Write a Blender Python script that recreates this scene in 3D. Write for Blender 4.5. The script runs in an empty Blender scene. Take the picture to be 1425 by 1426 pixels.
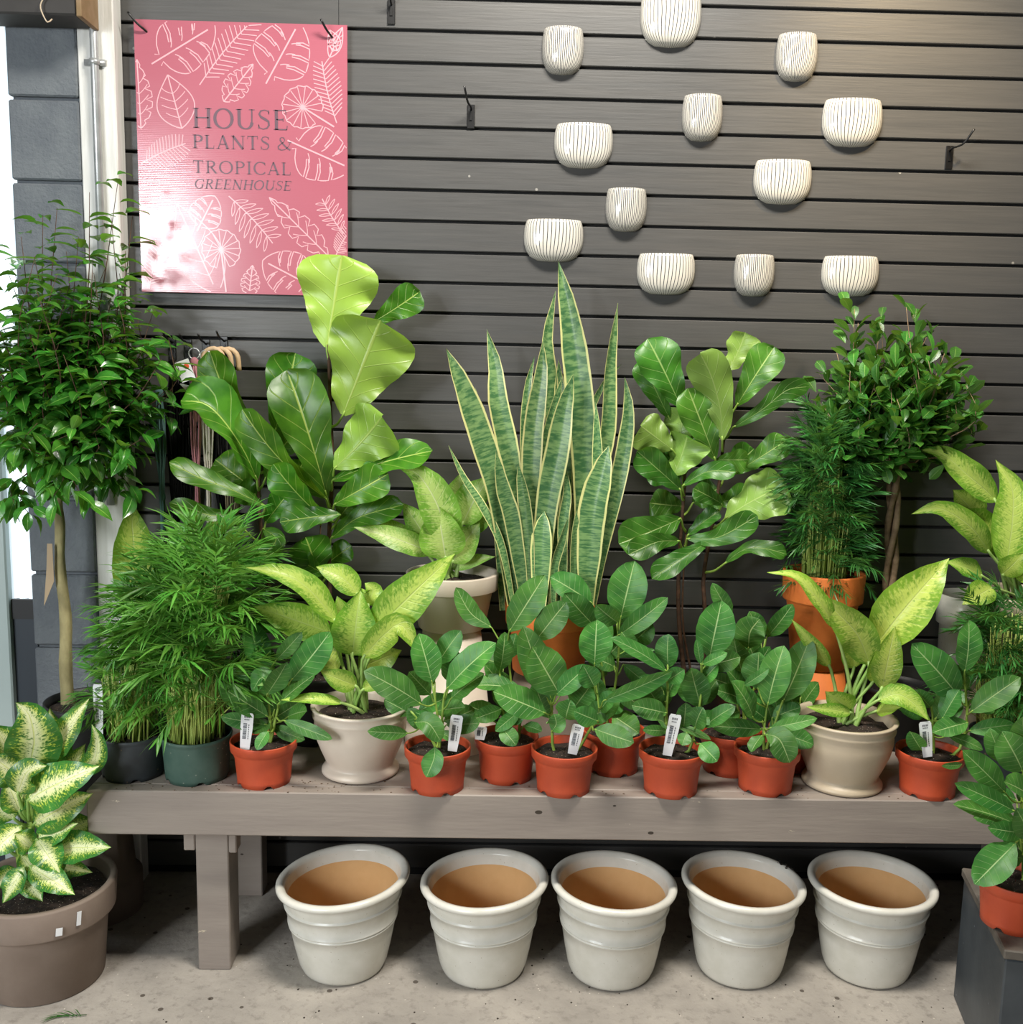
import bpy, math, random
from math import sin, cos, pi, radians, sqrt, atan2
from mathutils import Vector, Matrix
V = Vector
rnd = random.Random(7)
scn = bpy.context.scene
COL = scn.collection
# ------------------------------------------------------------------ camera, world, lights, exposure
F = 1425.0
CAM = V((0, -2.57, 1.37))
RM = (Matrix.Rotation(-radians(1.2), 3, 'Z') @ Matrix.Rotation(pi/2-radians(8.4), 3, 'X') @ Matrix.Rotation(.0215, 3, 'Z'))
cd = bpy.data.cameras.new('camera'); co = bpy.data.objects.new('camera', cd); COL.objects.link(co)
cd.sensor_width = 36; cd.lens = 36*F/1425; cd.clip_start = .05
co.matrix_world = Matrix.Translation(CAM) @ RM.to_4x4(); scn.camera = co
scn.view_settings.view_transform = 'Standard'; scn.view_settings.look = 'None'
scn.view_settings.gamma = 1; scn.view_settings.use_curve_mapping = False
scn.view_settings.exposure = 0.25
w = bpy.data.worlds.new('world'); scn.world = w; w.use_nodes = True
w.node_tree.nodes['Background'].inputs[0].default_value = (.80, .88, 1, 1)
w.node_tree.nodes['Background'].inputs[1].default_value = .03
def area(name, loc, tgt, sx, sy, power, col):
    l = bpy.data.lights.new(name, 'AREA'); l.shape = 'RECTANGLE'; l.size = sx; l.size_y = sy
    l.energy = power; l.color = col
    o = bpy.data.objects.new(name, l); COL.objects.link(o); o.location = loc
    o.rotation_euler = (V(tgt)-V(loc)).to_track_quat('-Z', 'Y').to_euler(); return o
area('window_daylight', (-2.25, -2.5, 1.5), (0, -.6, .7), 1.3, 1.3, 70, (.93, .97, 1))
area('clerestory_daylight', (-2.28, -4.25, 2.05), (-.83, 0, 1.7), .6, .6, 78, (.95, .98, 1))
area('ceiling_panel_light', (.35, -1.15, 3.08), (.35, -.5, 0), .9, .3, 76, (1, .94, .85))
sp = bpy.data.lights.new('warm_spot', 'SPOT'); sp.energy = 62; sp.color = (1, .74, .42); sp.spot_size = radians(52); sp.spot_blend = 1; sp.shadow_soft_size = .05
so = bpy.data.objects.new('warm_spot', sp); COL.objects.link(so); so.location = (1.15, -.85, 2.75)
so.rotation_euler = (V((.95, 0, 1.92))-V(so.location)).to_track_quat('-Z', 'Y').to_euler()

# ------------------------------------------------------------------ helpers
def ray(px, py): return RM @ V(((px-712.5)/F, -(py-713)/F, -1))
def aty(px, py, y):
    d = ray(px, py); return CAM + d*((y-CAM.y)/d.y)
def atz(px, py, z):
    d = ray(px, py); return CAM + d*((z-CAM.z)/d.z)
def mpp(p): return -(RM.transposed() @ (p-CAM)).z / F        # metres per pixel at a point
def mesh(name, vs, fs, mats, uvs=None, smooth=True, mi=None):
    me = bpy.data.meshes.new(name); me.from_pydata([tuple(v) for v in vs], [], fs)
    for m in (mats if isinstance(mats, (list, tuple)) else [mats]): me.materials.append(m)
    if uvs:
        ul = me.uv_layers.new(name='UVMap')
        for p in me.polygons:
            for li, vi in zip(p.loop_indices, p.vertices): ul.data[li].uv = uvs[vi]
    if smooth: me.polygons.foreach_set('use_smooth', [True]*len(me.polygons))
    if mi: me.polygons.foreach_set('material_index', mi)
    me.update(); return me
def link(name, me, parent=None, loc=(0, 0, 0), rot=None, **props):
    o = bpy.data.objects.new(name, me); COL.objects.link(o)
    if parent: o.parent = parent
    o.location = loc
    if rot is not None: o.rotation_euler = rot
    for k, v in props.items(): o[k] = v
    return o
def thing(name, label, cat, loc=(0, 0, 0), rot=None, group=None, me=None):
    o = link(name, me, None, loc, rot); o['label'] = label; o['category'] = cat
    if group: o['group'] = group
    return o
class B:                                                     # collects shapes for ONE mesh
    def __init__(s): s.v = []; s.f = []
    def add(s, vs, fs):
        k = len(s.v); s.v += [V(v) for v in vs]; s.f += [tuple(i+k for i in f) for f in fs]; return s
    def box(s, x0, x1, y0, y1, z0, z1, b=0):
        if b <= 0:
            vs = [(x, y, z) for x in (x0, x1) for y in (y0, y1) for z in (z0, z1)]
            return s.add(vs, [(0, 1, 3, 2), (4, 6, 7, 5), (0, 4, 5, 1), (2, 3, 7, 6), (0, 2, 6, 4), (1, 5, 7, 3)])
        vs = []; X = (x0, x1); Y = (y0, y1); Z = (z0, z1); ix = {}
        for i in (0, 1):
            for j in (0, 1):
                for k in (0, 1):
                    sx, sy, sz = b*(1-2*i), b*(1-2*j), b*(1-2*k)
                    ix[i, j, k] = len(vs)
                    vs += [(X[i], Y[j]+sy, Z[k]+sz), (X[i]+sx, Y[j], Z[k]+sz), (X[i]+sx, Y[j]+sy, Z[k])]
        g = lambda i, j, k, a: ix[i, j, k]+a
        fs = [(g(i, 0, 0, 0), g(i, 0, 1, 0), g(i, 1, 1, 0), g(i, 1, 0, 0)) for i in (0, 1)]
        fs += [(g(0, j, 0, 1), g(1, j, 0, 1), g(1, j, 1, 1), g(0, j, 1, 1)) for j in (0, 1)]
        fs += [(g(0, 0, k, 2), g(0, 1, k, 2), g(1, 1, k, 2), g(1, 0, k, 2)) for k in (0, 1)]
        for i in (0, 1):
            for j in (0, 1):
                fs.append((g(i, j, 0, 0), g(i, j, 1, 0), g(i, j, 1, 1), g(i, j, 0, 1)))
                fs.append((g(i, 0, j, 0), g(i, 1, j, 0), g(i, 1, j, 2), g(i, 0, j, 2)))
                fs.append((g(0, i, j, 1), g(1, i, j, 1), g(1, i, j, 2), g(0, i, j, 2)))
                for k in (0, 1): fs.append((g(i, j, k, 0), g(i, j, k, 1), g(i, j, k, 2)))
        return s.add(vs, fs)
    def tube(s, pts, r, n=6, cap=True):
        pts = [V(p) for p in pts]; m = len(pts); rr = r if isinstance(r, (list, tuple)) else [r]*m
        t = (pts[1]-pts[0]).normalized(); a = t.orthogonal().normalized(); vs = []
        for i, p in enumerate(pts):
            t = (pts[min(i+1, m-1)]-pts[max(i-1, 0)])
            t = t.normalized() if t.length > 1e-9 else V((0, 0, 1))
            a = (a-t*a.dot(t)); a = a.normalized() if a.length > 1e-6 else t.orthogonal().normalized(); c = t.cross(a)
            for j in range(n): vs.append(p+(a*cos(2*pi*j/n)+c*sin(2*pi*j/n))*rr[i])
        fs = [(i*n+j, i*n+(j+1) % n, (i+1)*n+(j+1) % n, (i+1)*n+j) for i in range(m-1) for j in range(n)]
        if cap: fs += [tuple(range(n))[::-1], tuple(range((m-1)*n, m*n))]
        return s.add(vs, fs)
    def lathe(s, prof, n=40, wob=None):
        m = len(prof); vs = []
        for i, (r, z) in enumerate(prof):
            for j in range(n):
                a = 2*pi*j/n; dz = wob(i, j, n) if wob else 0
                vs.append((r*cos(a), r*sin(a), z+dz))
        fs = [(i*n+j, i*n+(j+1) % n, (i+1)*n+(j+1) % n, (i+1)*n+j) for i in range(m-1) for j in range(n)]
        return s.add(vs, fs)
    def ball(s, c, r, n=6, sq=(1, 1, 1)):
        pr = [(sin(pi*k/n)*r, -cos(pi*k/n)*r) for k in range(n+1)]; k = len(s.v); s.lathe([(max(a, 1e-5), b) for a, b in pr], n+2)
        for i in range(k, len(s.v)): v = s.v[i]; s.v[i] = V((v.x*sq[0], v.y*sq[1], v.z*sq[2]))+V(c)
        return s
    def ribbon(s, pts, w, y=0):                              # flat band in the XZ plane, facing -Y
        m = len(pts); ww = w if isinstance(w, (list, tuple)) else [w]*m; vs = []
        for i, p in enumerate(pts):
            a, b = pts[max(i-1, 0)], pts[min(i+1, m-1)]; dx, dz = b[0]-a[0], b[1]-a[1]; L = math.hypot(dx, dz) or 1
            nx, nz = -dz/L*ww[i]/2, dx/L*ww[i]/2
            vs += [(p[0]+nx, y, p[1]+nz), (p[0]-nx, y, p[1]-nz)]
        return s.add(vs, [(2*i, 2*i+2, 2*i+3, 2*i+1) for i in range(m-1)])
    def me(s, name, mat, smooth=True): return mesh(name, s.v, s.f, mat, smooth=smooth)
    def obj(s, name, mat, parent=None, loc=(0, 0, 0), rot=None, smooth=True, **k):
        return link(name, s.me(name, mat, smooth), parent, loc, rot, **k)
def crom(pts, n):                                            # Catmull-Rom through points, n+1 samples
    P = [pts[0]*2-pts[1]]+list(pts)+[pts[-1]*2-pts[-2]]; L = [0]
    for a, b in zip(pts, pts[1:]): L.append(L[-1]+(b-a).length)
    out = []
    for i in range(n+1):
        d = L[-1]*i/n; k = 0
        while k < len(L)-2 and d > L[k+1]: k += 1
        t = (d-L[k])/max(L[k+1]-L[k], 1e-9); p0, p1, p2, p3 = P[k:k+4]
        out.append(.5*((2*p1)+(p2-p0)*t+(2*p0-5*p1+4*p2-p3)*t*t+(3*p1-p0-3*p2+p3)*t**3))
    return out
def tab(T, s):
    for (a, x), (b, y) in zip(T, T[1:]):
        if s <= b: t = (s-a)/(b-a) if b > a else 0; t2 = t*.6+.4*t*t*(3-2*t); return x+(y-x)*t2
    return T[-1][1]

# ------------------------------------------------------------------ materials
def rgb(h):
    c = [int(h[i:i+2], 16)/255 for i in (0, 2, 4)]
    return tuple([(x/12.92 if x < .04045 else ((x+.055)/1.055)**2.4) for x in c])+(1,)
class M:
    def __init__(s, name):
        s.m = bpy.data.materials.new(name); s.m.use_nodes = True; s.t = s.m.node_tree; s.n = s.t.nodes; s.l = s.t.links
        s.b = s.n['Principled BSDF']; s.out = s.n['Material Output']
    def setin(s, sock, v):
        if hasattr(v, 'is_output') or isinstance(v, bpy.types.NodeSocket): s.l.new(v, sock)
        else: sock.default_value = v
    def math(s, op, a, b=0, c=0):
        n = s.n.new('ShaderNodeMath'); n.operation = op
        for i, v in enumerate((a, b, c)): s.setin(n.inputs[i], v)
        return n.outputs[0]
    def rng(s, v, a, b, c=0, d=1):
        n = s.n.new('ShaderNodeMapRange'); s.setin(n.inputs[0], v)
        for i, x in enumerate((a, b, c, d)): s.setin(n.inputs[i+1], x)
        return n.outputs[0]
    def mix(s, f, a, b, mode='MIX'):
        n = s.n.new('ShaderNodeMix'); n.data_type = 'RGBA'; n.blend_type = mode
        s.setin(n.inputs[0], f); s.setin(n.inputs[6], a); s.setin(n.inputs[7], b); return n.outputs[2]
    def coord(s, k='Object', sc=(1, 1, 1)):
        n = s.n.new('ShaderNodeTexCoord'); m = s.n.new('ShaderNodeMapping'); s.l.new(n.outputs[k], m.inputs[0]); m.inputs['Scale'].default_value = sc
        return m.outputs[0]
    def noise(s, sc, det=3, vec=None, rough=.55, k='Object', stretch=(1, 1, 1)):
        n = s.n.new('ShaderNodeTexNoise'); s.l.new(vec or s.coord(k, stretch), n.inputs['Vector'])
        n.inputs['Scale'].default_value = sc; n.inputs['Detail'].default_value = det; n.inputs['Roughness'].default_value = rough
        return n.outputs[0]
    def vor(s, sc, stretch=(1, 1, 1)):
        n = s.n.new('ShaderNodeTexVoronoi'); s.l.new(s.coord('Object', stretch), n.inputs['Vector']); n.inputs['Scale'].default_value = sc
        return n.outputs[0]
    def bump(s, h, st=.3, d=.01):
        n = s.n.new('ShaderNodeBump'); s.setin(n.inputs['Height'], h); n.inputs['Strength'].default_value = st; n.inputs['Distance'].default_value = d
        s.l.new(n.outputs[0], s.b.inputs['Normal']); return n.outputs[0]
    def col(s, c): s.setin(s.b.inputs['Base Color'], c); return s
    def rough(s, r): s.setin(s.b.inputs['Roughness'], r); return s
    def rand(s): return s.n.new('ShaderNodeObjectInfo').outputs['Random']
def plain(name, h, r=.6, h2=None, sc=12, bump=0, bs=60, metal=0, spec=.5, stretch=(1, 1, 1), specks=None):
    m = M(name); c = rgb(h)
    if h2: c = m.mix(m.rng(m.noise(sc, 4, stretch=stretch), .35, .68), rgb(h), rgb(h2))
    if specks:
        f = m.math('LESS_THAN', m.vor(specks[1]), specks[2]); c = m.mix(f, c, rgb(specks[0]))
    m.col(c).rough(r); m.b.inputs['Metallic'].default_value = metal; m.b.inputs['Specular IOR Level'].default_value = spec
    if bump: m.bump(m.noise(bs, 4, stretch=stretch), bump, .004)
    return m.m
def leafmat(name, c1, c2, vein, back, N=8, k=1.0, vw=.05, mw=.05, rough=.38, tr=.22, var=None, lat=.6, rv=.25, bst=.35, edge=None, spec=.5):
    m = M(name); uv = m.n.new('ShaderNodeTexCoord').outputs['UV']; sx = m.n.new('ShaderNodeSeparateXYZ'); m.l.new(uv, sx.inputs[0])
    s_, v_ = sx.outputs[0], sx.outputs[1]; d = m.math('ABSOLUTE', m.math('MULTIPLY_ADD', v_, 2, -1))
    mid = m.rng(d, mw, mw*.3); t = m.math('MULTIPLY_ADD', s_, N, m.math('MULTIPLY', d, -k))
    fr = m.math('ABSOLUTE', m.math('SUBTRACT', m.math('FRACT', t), .5)); lt = m.rng(fr, .5-vw, .5)
    lt = m.math('MULTIPLY', lt, m.rng(d, 1, .75)); ve = m.math('MAXIMUM', mid, m.math('MULTIPLY', lt, lat))
    c = m.mix(m.rng(m.noise(22, 3), .35, .65), rgb(c1), rgb(c2)); bk = rgb(back)
    if var == 'dieff':       # pale centre with green flecks that follow the side veins
        vv = m.n.new('ShaderNodeCombineXYZ'); m.setin(vv.inputs[0], m.math('MULTIPLY', t, 1.6)); m.setin(vv.inputs[1], m.math('MULTIPLY', v_, 5)); m.setin(vv.inputs[2], m.math('MULTIPLY', m.rand(), 20))
        nz = m.noise(2.2, 4, vec=vv.outputs[0], rough=.6); g = m.math('ADD', nz, m.math('MULTIPLY', m.math('SUBTRACT', .55, d), .45))
        f = m.rng(g, .40, .62); c = m.mix(f, c, rgb(edge)); bk = m.mix(f, bk, rgb(edge))
        dk = m.math('LESS_THAN', m.noise(55, 2), .33); c = m.mix(m.math('MULTIPLY', dk, .7), c, rgb(c1))
    if var == 'camille':
        vv = m.n.new('ShaderNodeCombineXYZ'); m.setin(vv.inputs[0], m.math('MULTIPLY', t, 1.5)); m.setin(vv.inputs[1], m.math('MULTIPLY', v_, 4)); m.setin(vv.inputs[2], m.math('MULTIPLY', m.rand(), 20))
        nz = m.noise(3, 4, vec=vv.outputs[0], rough=.7); g = m.math('ADD', m.math('MULTIPLY', nz, 1.7), m.math('MULTIPLY', m.math('SUBTRACT', .55, d), .55))
        f = m.rng(g, .83, 1.0); c = m.mix(f, c, m.mix(m.rng(d, .1, .6), rgb(edge), rgb('C8D84A'))); bk = c
    if var == 'snake':
        vv = m.n.new('ShaderNodeCombineXYZ'); m.setin(vv.inputs[0], m.math('MULTIPLY', s_, 110)); m.setin(vv.inputs[1], m.math('MULTIPLY', v_, 2.2)); m.setin(vv.inputs[2], m.math('MULTIPLY', m.rand(), 30))
        nz = m.noise(.85, 4, vec=vv.outputs[0], rough=.6); c = m.mix(m.rng(nz, .42, .58), rgb(c1), rgb(c2))
        dd = m.math('ADD', d, m.math('MULTIPLY', m.math('SUBTRACT', m.noise(14, 2), .5), .18)); f = m.rng(dd, .82, .87); c = m.mix(f, c, rgb(edge)); bk = c; ve = 0.0
    bf = m.n.new('ShaderNodeNewGeometry').outputs['Backfacing']
    c = m.mix(m.math('MULTIPLY', bf, .85), c, bk)
    if var != 'snake': c = m.mix(m.math('MULTIPLY', ve, .85), c, rgb(vein))
    hs = m.n.new('ShaderNodeHueSaturation'); m.l.new(c, hs.inputs['Color']); r = m.rand()
    m.setin(hs.inputs['Value'], m.rng(r, 0, 1, 1-rv, 1+rv)); m.setin(hs.inputs['Hue'], m.rng(m.math('FRACT', m.math('MULTIPLY', r, 7.3)), 0, 1, .488, .508)); c = hs.outputs[0]
    m.col(c).rough(rough); m.b.inputs['Specular IOR Level'].default_value = spec
    nm = m.bump(m.math('MULTIPLY_ADD', m.noise(30, 2), .35, m.math('MULTIPLY', m.math('MULTIPLY', ve, -1), 1)), bst, .004)
    tl = m.n.new('ShaderNodeBsdfTranslucent'); m.l.new(m.mix(.35, c, rgb('B8E030')), tl.inputs[0]); m.l.new(nm, tl.inputs['Normal'])
    ms = m.n.new('ShaderNodeMixShader'); ms.inputs[0].default_value = tr; m.l.new(m.b.outputs[0], ms.inputs[1]); m.l.new(tl.outputs[0], ms.inputs[2]); m.l.new(ms.outputs[0], m.out.inputs[0])
    return m.m
MT = {}
MT['fiddle'] = leafmat('fiddle_leaf', '2F6614', '4A8420', 'B4CE66', '9EC44E', N=6, k=1.5, vw=.05, mw=.05, rough=.36, tr=.25)
MT['fiddle2'] = leafmat('fiddle_leaf_dark', '2F5F1C', '467E26', '9CB968', '84A84C', N=6, k=1.5, vw=.05, mw=.05, rough=.38, tr=.2)
MT['audrey'] = leafmat('velvet_leaf', '336E30', '52903C', 'B4D28C', '82AC62', N=9, k=1.3, vw=.045, mw=.05, rough=.45, tr=.18)
MT['dieff'] = leafmat('dumb_cane_leaf', '62982A', '86B43A', 'C9DC80', '98BE4A', N=13, k=1.4, vw=.09, mw=.05, rough=.36, tr=.28, var='dieff', edge='C0D866', lat=.3)
MT['dieffw'] = leafmat('dumb_cane_white_leaf', '6CA638', '8CBE4C', 'DCE8B0', 'A8CC70', N=13, k=1.4, vw=.08, mw=.05, rough=.36, tr=.25, var='dieff', edge='BEDA7C', lat=.3)
MT['camille'] = leafmat('variegated_leaf', '2C6A2C', '3E8234', 'DCE68A', '9CC46A', N=11, k=1.2, vw=.08, mw=.04, rough=.33, tr=.2, var='camille', edge='EFF2C0', lat=.2)
MT['snake'] = leafmat('snake_leaf', '3E6A40', '74975E', 'DDDD88', '6F9A58', rough=.36, tr=.06, var='snake', edge='D2D28C')
MT['fig'] = leafmat('weeping_fig_leaf', '23561E', '468E2C', '8CBC54', '6AA63C', N=8, k=.8, vw=.04, mw=.07, rough=.24, tr=.2, rv=.45, lat=.2, spec=.6)
MT['topi'] = leafmat('ginseng_leaf', '2C6424', '47862E', '8DBB5C', '5E9A40', N=8, k=.8, vw=.04, mw=.08, rough=.33, tr=.2, rv=.35, lat=.2)
MT['palm'] = leafmat('palm_leaflet', '3A7E28', '5C9A38', '86B858', '6FAA4A', N=2, rough=.42, tr=.2, mw=.1, lat=0, rv=.3, bst=.1)
MT['palmd'] = leafmat('palm_leaflet_dark', '24602A', '3F8238', '69A050', '4E8A44', N=2, rough=.38, tr=.2, mw=.1, lat=0, rv=.3, bst=.1)
MT['pet'] = plain('petiole_green', '94B04C', .5, '7A9C40', 30); MT['petp'] = plain('petiole_pale', 'B4CC7C', .45, '86AE54', 20)
MT['bark'] = plain('brown_bark', '5A3E2A', .8, '3C2A1E', 60, .5, 120); MT['barkf'] = plain('fig_bark', 'A69C70', .75, '7C7450', 30, .4, 90, stretch=(1, 1, .5))
MT['barkt'] = plain('braided_bark', '9C8468', .8, '6E5840', 40, .4, 90)
MT['stemp'] = plain('palm_stem', 'B7C46A', .5, '93AE4C', 20)
MT['soil'] = plain('potting_soil', '1C1410', .95, '3A2C22', 60, .9, 150, specks=('A89C8C', 150, .13))
MT['red'] = plain('red_plastic', 'C4512F', .5, 'B8482A', 18, .08, 200); MT['terra'] = plain('terracotta', 'DE7A34', .7, 'CE6C2C', 14, .15, 120)
MT['cream'] = plain('cream_ceramic', 'D9CDBE', .38, 'CFC1B0', 8, .04, 90); MT['beige'] = plain('beige_ceramic', 'C5B69E', .42, 'B8A88E', 8, .05, 90)
MT['glaze'] = plain('crackled_white_glaze', 'E2E0D6', .25, 'D8D6CA', 22, .1, 70, specks=('A89C84', 70, .06))
MT['tan'] = plain('raw_tan_clay', 'DDB27C', .85, 'CFA068', 9, .1, 100)
MT['brown'] = plain('taupe_clay', '8B7C70', .75, '7C6C60', 7, .12, 120); MT['brownd'] = plain('dark_taupe_clay', '74675C', .8, '62564C', 8, .1, 100)
MT['green'] = plain('dusty_green_plastic', '37544A', .6, '4A6258', 20, .1, 100, specks=('7A8478', 60, .1)); MT['grey'] = plain('dusty_black_plastic', '3A4044', .6, '2B2F32', 18, .1, 100, specks=('6A5A48', 45, .1))
MT['blackp'] = plain('black_plastic', '1B1B1B', .5); MT['tag'] = plain('white_tag_plastic', 'E6E8EA', .4); MT['ink'] = plain('grey_ink', '55585E', .7)
MT['wire'] = plain('black_metal', '0C0C0D', .35, spec=.6); MT['white'] = plain('white_paint', 'D8D8D4', .5, 'C6C6C0', 14, .15, 60, stretch=(6, 6, .6))
MT['conduit'] = plain('galvanised_conduit', 'B9BCBC', .35, 'A2A6A6', 20, metal=.5)
def slat_mat():
    m = M('slat_paint'); gp = m.n.new('ShaderNodeNewGeometry').outputs['Position']
    def st_(x, z):
        mp_ = m.n.new('ShaderNodeMapping'); m.l.new(gp, mp_.inputs[0]); mp_.inputs['Scale'].default_value = (x, 1, z); return mp_.outputs[0]
    n = m.noise(9, 5, vec=st_(.35, 6)); c = m.mix(m.rng(n, .3, .7), rgb('474746'), rgb('4E4D4B'))
    vn = m.n.new('ShaderNodeTexVoronoi'); m.l.new(gp, vn.inputs['Vector']); vn.inputs['Scale'].default_value = 9; c = m.mix(m.math('LESS_THAN', vn.outputs[0], .03), c, rgb('8C8A84')); m.col(c); m.rough(m.rng(m.noise(30, 4, vec=st_(.25, 5)), .3, .7, .36, .5)); m.b.inputs['Specular IOR Level'].default_value = .5
    m.bump(m.noise(55, 4, vec=st_(.15, 3)), .12, .003); return m.m
MT['slat'] = slat_mat(); MT['groove'] = plain('dark_groove', '1A1A1A', .8)
def bench_mat():
    m = M('taupe_bench_paint'); c = m.mix(m.rng(m.noise(7, 5, stretch=(.4, 1, 3)), .35, .7), rgb('8A8078'), rgb('9A9086'))
    c = m.mix(m.math('GREATER_THAN', m.noise(34, 5, stretch=(.45, 1, 1.5), rough=.7), .70), c, rgb('C9BCA4'))
    c = m.mix(m.math('LESS_THAN', m.vor(9, (1, 1, 1.8)), .075), c, rgb('3C342C')); m.col(c).rough(.55); m.bump(m.noise(70, 4, stretch=(.2, 1, 2)), .2, .003); return m.m
MT['bench'] = bench_mat()
def floor_mat():
    m = M('worn_concrete'); c = m.mix(m.rng(m.noise(3.2, 6, rough=.65), .35, .66), rgb('948E86'), rgb('B1AAA0'))
    c = m.mix(m.rng(m.noise(38, 5, rough=.7), .52, .75), c, rgb('7E7870'))
    c = m.mix(m.math('LESS_THAN', m.vor(14), .085), c, rgb('5A524A')); c = m.mix(m.math('LESS_THAN', m.vor(41), .07), c, rgb('C8C0B4'))
    m.col(c).rough(.75); m.bump(m.noise(45, 6), .4, .006); return m.m
MT['floor'] = floor_mat()
MT['block'] = plain('painted_block', '5C6268', .85, '6A7074', 14, .9, 110)
MT['box'] = plain('dark_box_paint', '3B4146', .45, '4A5054', 9, .1, 60, specks=('808488', 28, .06)); MT['boxtop'] = plain('scuffed_dark_top', '4E4A44', .6, '6E675E', 14, .3, 60)
MT['pink'] = None
def striped(name, n, w):
    m = M(name); uv = m.n.new('ShaderNodeTexCoord').outputs['UV']; sx = m.n.new('ShaderNodeSeparateXYZ'); m.l.new(uv, sx.inputs[0])
    t = m.math('ADD', m.math('MULTIPLY', sx.outputs[0], n), m.math('MULTIPLY', m.math('SUBTRACT', m.noise(9, 1), .5), 2.2))
    f = m.math('ABSOLUTE', m.math('SUBTRACT', m.math('FRACT', t), .5)); st = m.math('LESS_THAN', f, w)
    m.col(m.mix(st, rgb('CFCBC0'), rgb('33323A'))).rough(.14); return m.m
MT['strw'] = striped('white_glaze_wide_stripes', 23, .10); MT['strn'] = striped('white_glaze_fine_stripes', 32, .19)

# ------------------------------------------------------------------ setting
b = B().box(-3, 4, -7, .3, -.1, 0); b.obj('floor', MT['floor'], kind='structure', smooth=False)
b = B().box(-1.7, 3.2, .014, .06, 0, 3.1); wall = b.obj('wall_back', MT['groove'], kind='structure', smooth=False)
z = 1.117-.0730*16
sl = B().box(-2.1, 2.1, 0, .0135, .0035, .0695, .0018).me('slat', MT['slat'], smooth=False)
lipm = B().box(-2.1, 2.1, .0115, .0139, -.0035, .0035).me('groove_lip', MT['groove'], smooth=False)
while z < 3.0:
    if z > -.05: link('slat', sl, wall, (1.1, 0, z))
    z += .0730
MT['dkwall'] = plain('dark_wall_paint', '5A5A58', .7)
B().box(-2.45, -2.32, -7, .3, 0, 3.1).obj('wall_left', MT['dkwall'], kind='structure', smooth=False)
B().box(-3, 4, -7, .3, 3.12, 3.2).obj('ceiling', MT['dkwall'], kind='structure', smooth=False)
# white post and conduit
xl, xr = aty(105, 0, -.055).x, aty(157, 0, -.055).x
B().box(xl, xr, -.055, -.001, 0, 3.1, .003).obj('trim_1', MT['white'], kind='structure', smooth=False)
cx = aty(131, 80, -.07).x
cond = thing('conduit_pipe', 'thin galvanised conduit pipe clipped up the white corner post', 'pipe', (cx, -.066, 0))
B().tube([(0, 0, 1.0), (0, 0, 3.1)], .0095, 10).obj('pipe', MT['conduit'], cond)
pz = aty(131, 86, -.07).z
B().tube([(0, 0, pz-.006), (0, 0, pz+.006)], .0125, 10).box(-.026, .022, .004, .0105, pz-.007, pz+.007).obj('clamp', MT['conduit'], cond)
# block pillar
bx0, bx1 = aty(9, 60, -.05).x, xl-.002
pil = link('trim_2', B().box(bx0+.006, bx1, -.04, .01, 0, 3.1).me('trim_2', MT['block'], False), None, kind='structure')
bm_ = B().box(0, bx1-bx0, -.055, -.038, .004, .184, .004).me('block', MT['block'], False)
for k in range(16): link('block', bm_, pil, (bx0, 0, 1.575-.188*8+.188*k))
# window beside the pillar: ribbed translucent pane, pale frame, dark lower panel
win = link('window_1', B().box(bx0-.105, bx0-.062, -.05, .0, 0, 3.1, .004).box(-1.9, -1.86, -.05, 0, 0, 3.1).me('window_1', plain('pale_frame_paint', 'A9B8B6', .5), False), None, kind='structure')
mg = M('ribbed_daylit_pane'); sxn = mg.n.new('ShaderNodeSeparateXYZ'); mg.l.new(mg.coord(), sxn.inputs[0])
wv = mg.math('SINE', mg.math('MULTIPLY', sxn.outputs[0], 520)); mg.col(rgb('DCE6EA')).rough(.3)
mg.setin(mg.b.inputs['Emission Color'], mg.mix(mg.rng(wv, -1, 1), rgb('C4D4DE'), rgb('F4F8FA'))); mg.b.inputs['Emission Strength'].default_value = .9
nr = 60; B().add([(-1.86+(bx0-.002+1.86)*i/nr, -.02-.006*(i % 2), zz) for i in range(nr+1) for zz in (.75, 2.14)], [(2*i, 2*i+2, 2*i+3, 2*i+1) for i in range(nr)]).obj('pane', mg.m, win, smooth=False)
B().box(-1.86, bx0-.002, -.035, 0, 2.14, 2.2).box(-1.86, bx0-.002, -.035, 0, .70, .75).obj('rail', plain('dark_frame', '1E2022', .5), win, smooth=False)
B().box(-1.86, bx0-.002, -.03, 0, .02, .70).obj('panel', plain('navy_panel', '2A333C', .5), win, smooth=False)
# header beam, its timber end and the loop of cable
bl = aty(115, 22, -.16)
B().box(-1.9, bl.x-.012, -.16, -.062, bl.z, 2.9, .004).obj('trim_3', plain('dark_beam', '3A3836', .7, '302E2C', 10), kind='structure', smooth=False)
B().box(bl.x-.0118, bl.x, -.165, -.062, bl.z-.004, 2.9, .002).obj('trim_4', plain('raw_timber', '8A7358', .75, '75603F', 20), kind='structure', smooth=False)
a, c_ = aty(60, 0, -.17), aty(66, 31, -.17)
pts = crom([V((aty(70, -12, -.17))), aty(60, 0, -.17), aty(57, 12, -.17), c_, aty(73, 27, -.165)], 14)
thing('cable_loop', 'thin pale cable loop hanging from the dark beam at top left', 'cable', me=B().tube(pts, .0016, 6).me('cable_loop', plain('pale_cable', 'B8A890', .5)))
B().box(aty(472, 10, 0).x-.0006, aty(472, 10, 0).x+.0006, -.0008, .001, 2.142, 2.3).obj('joint', MT['groove'], wall, smooth=False)

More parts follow.
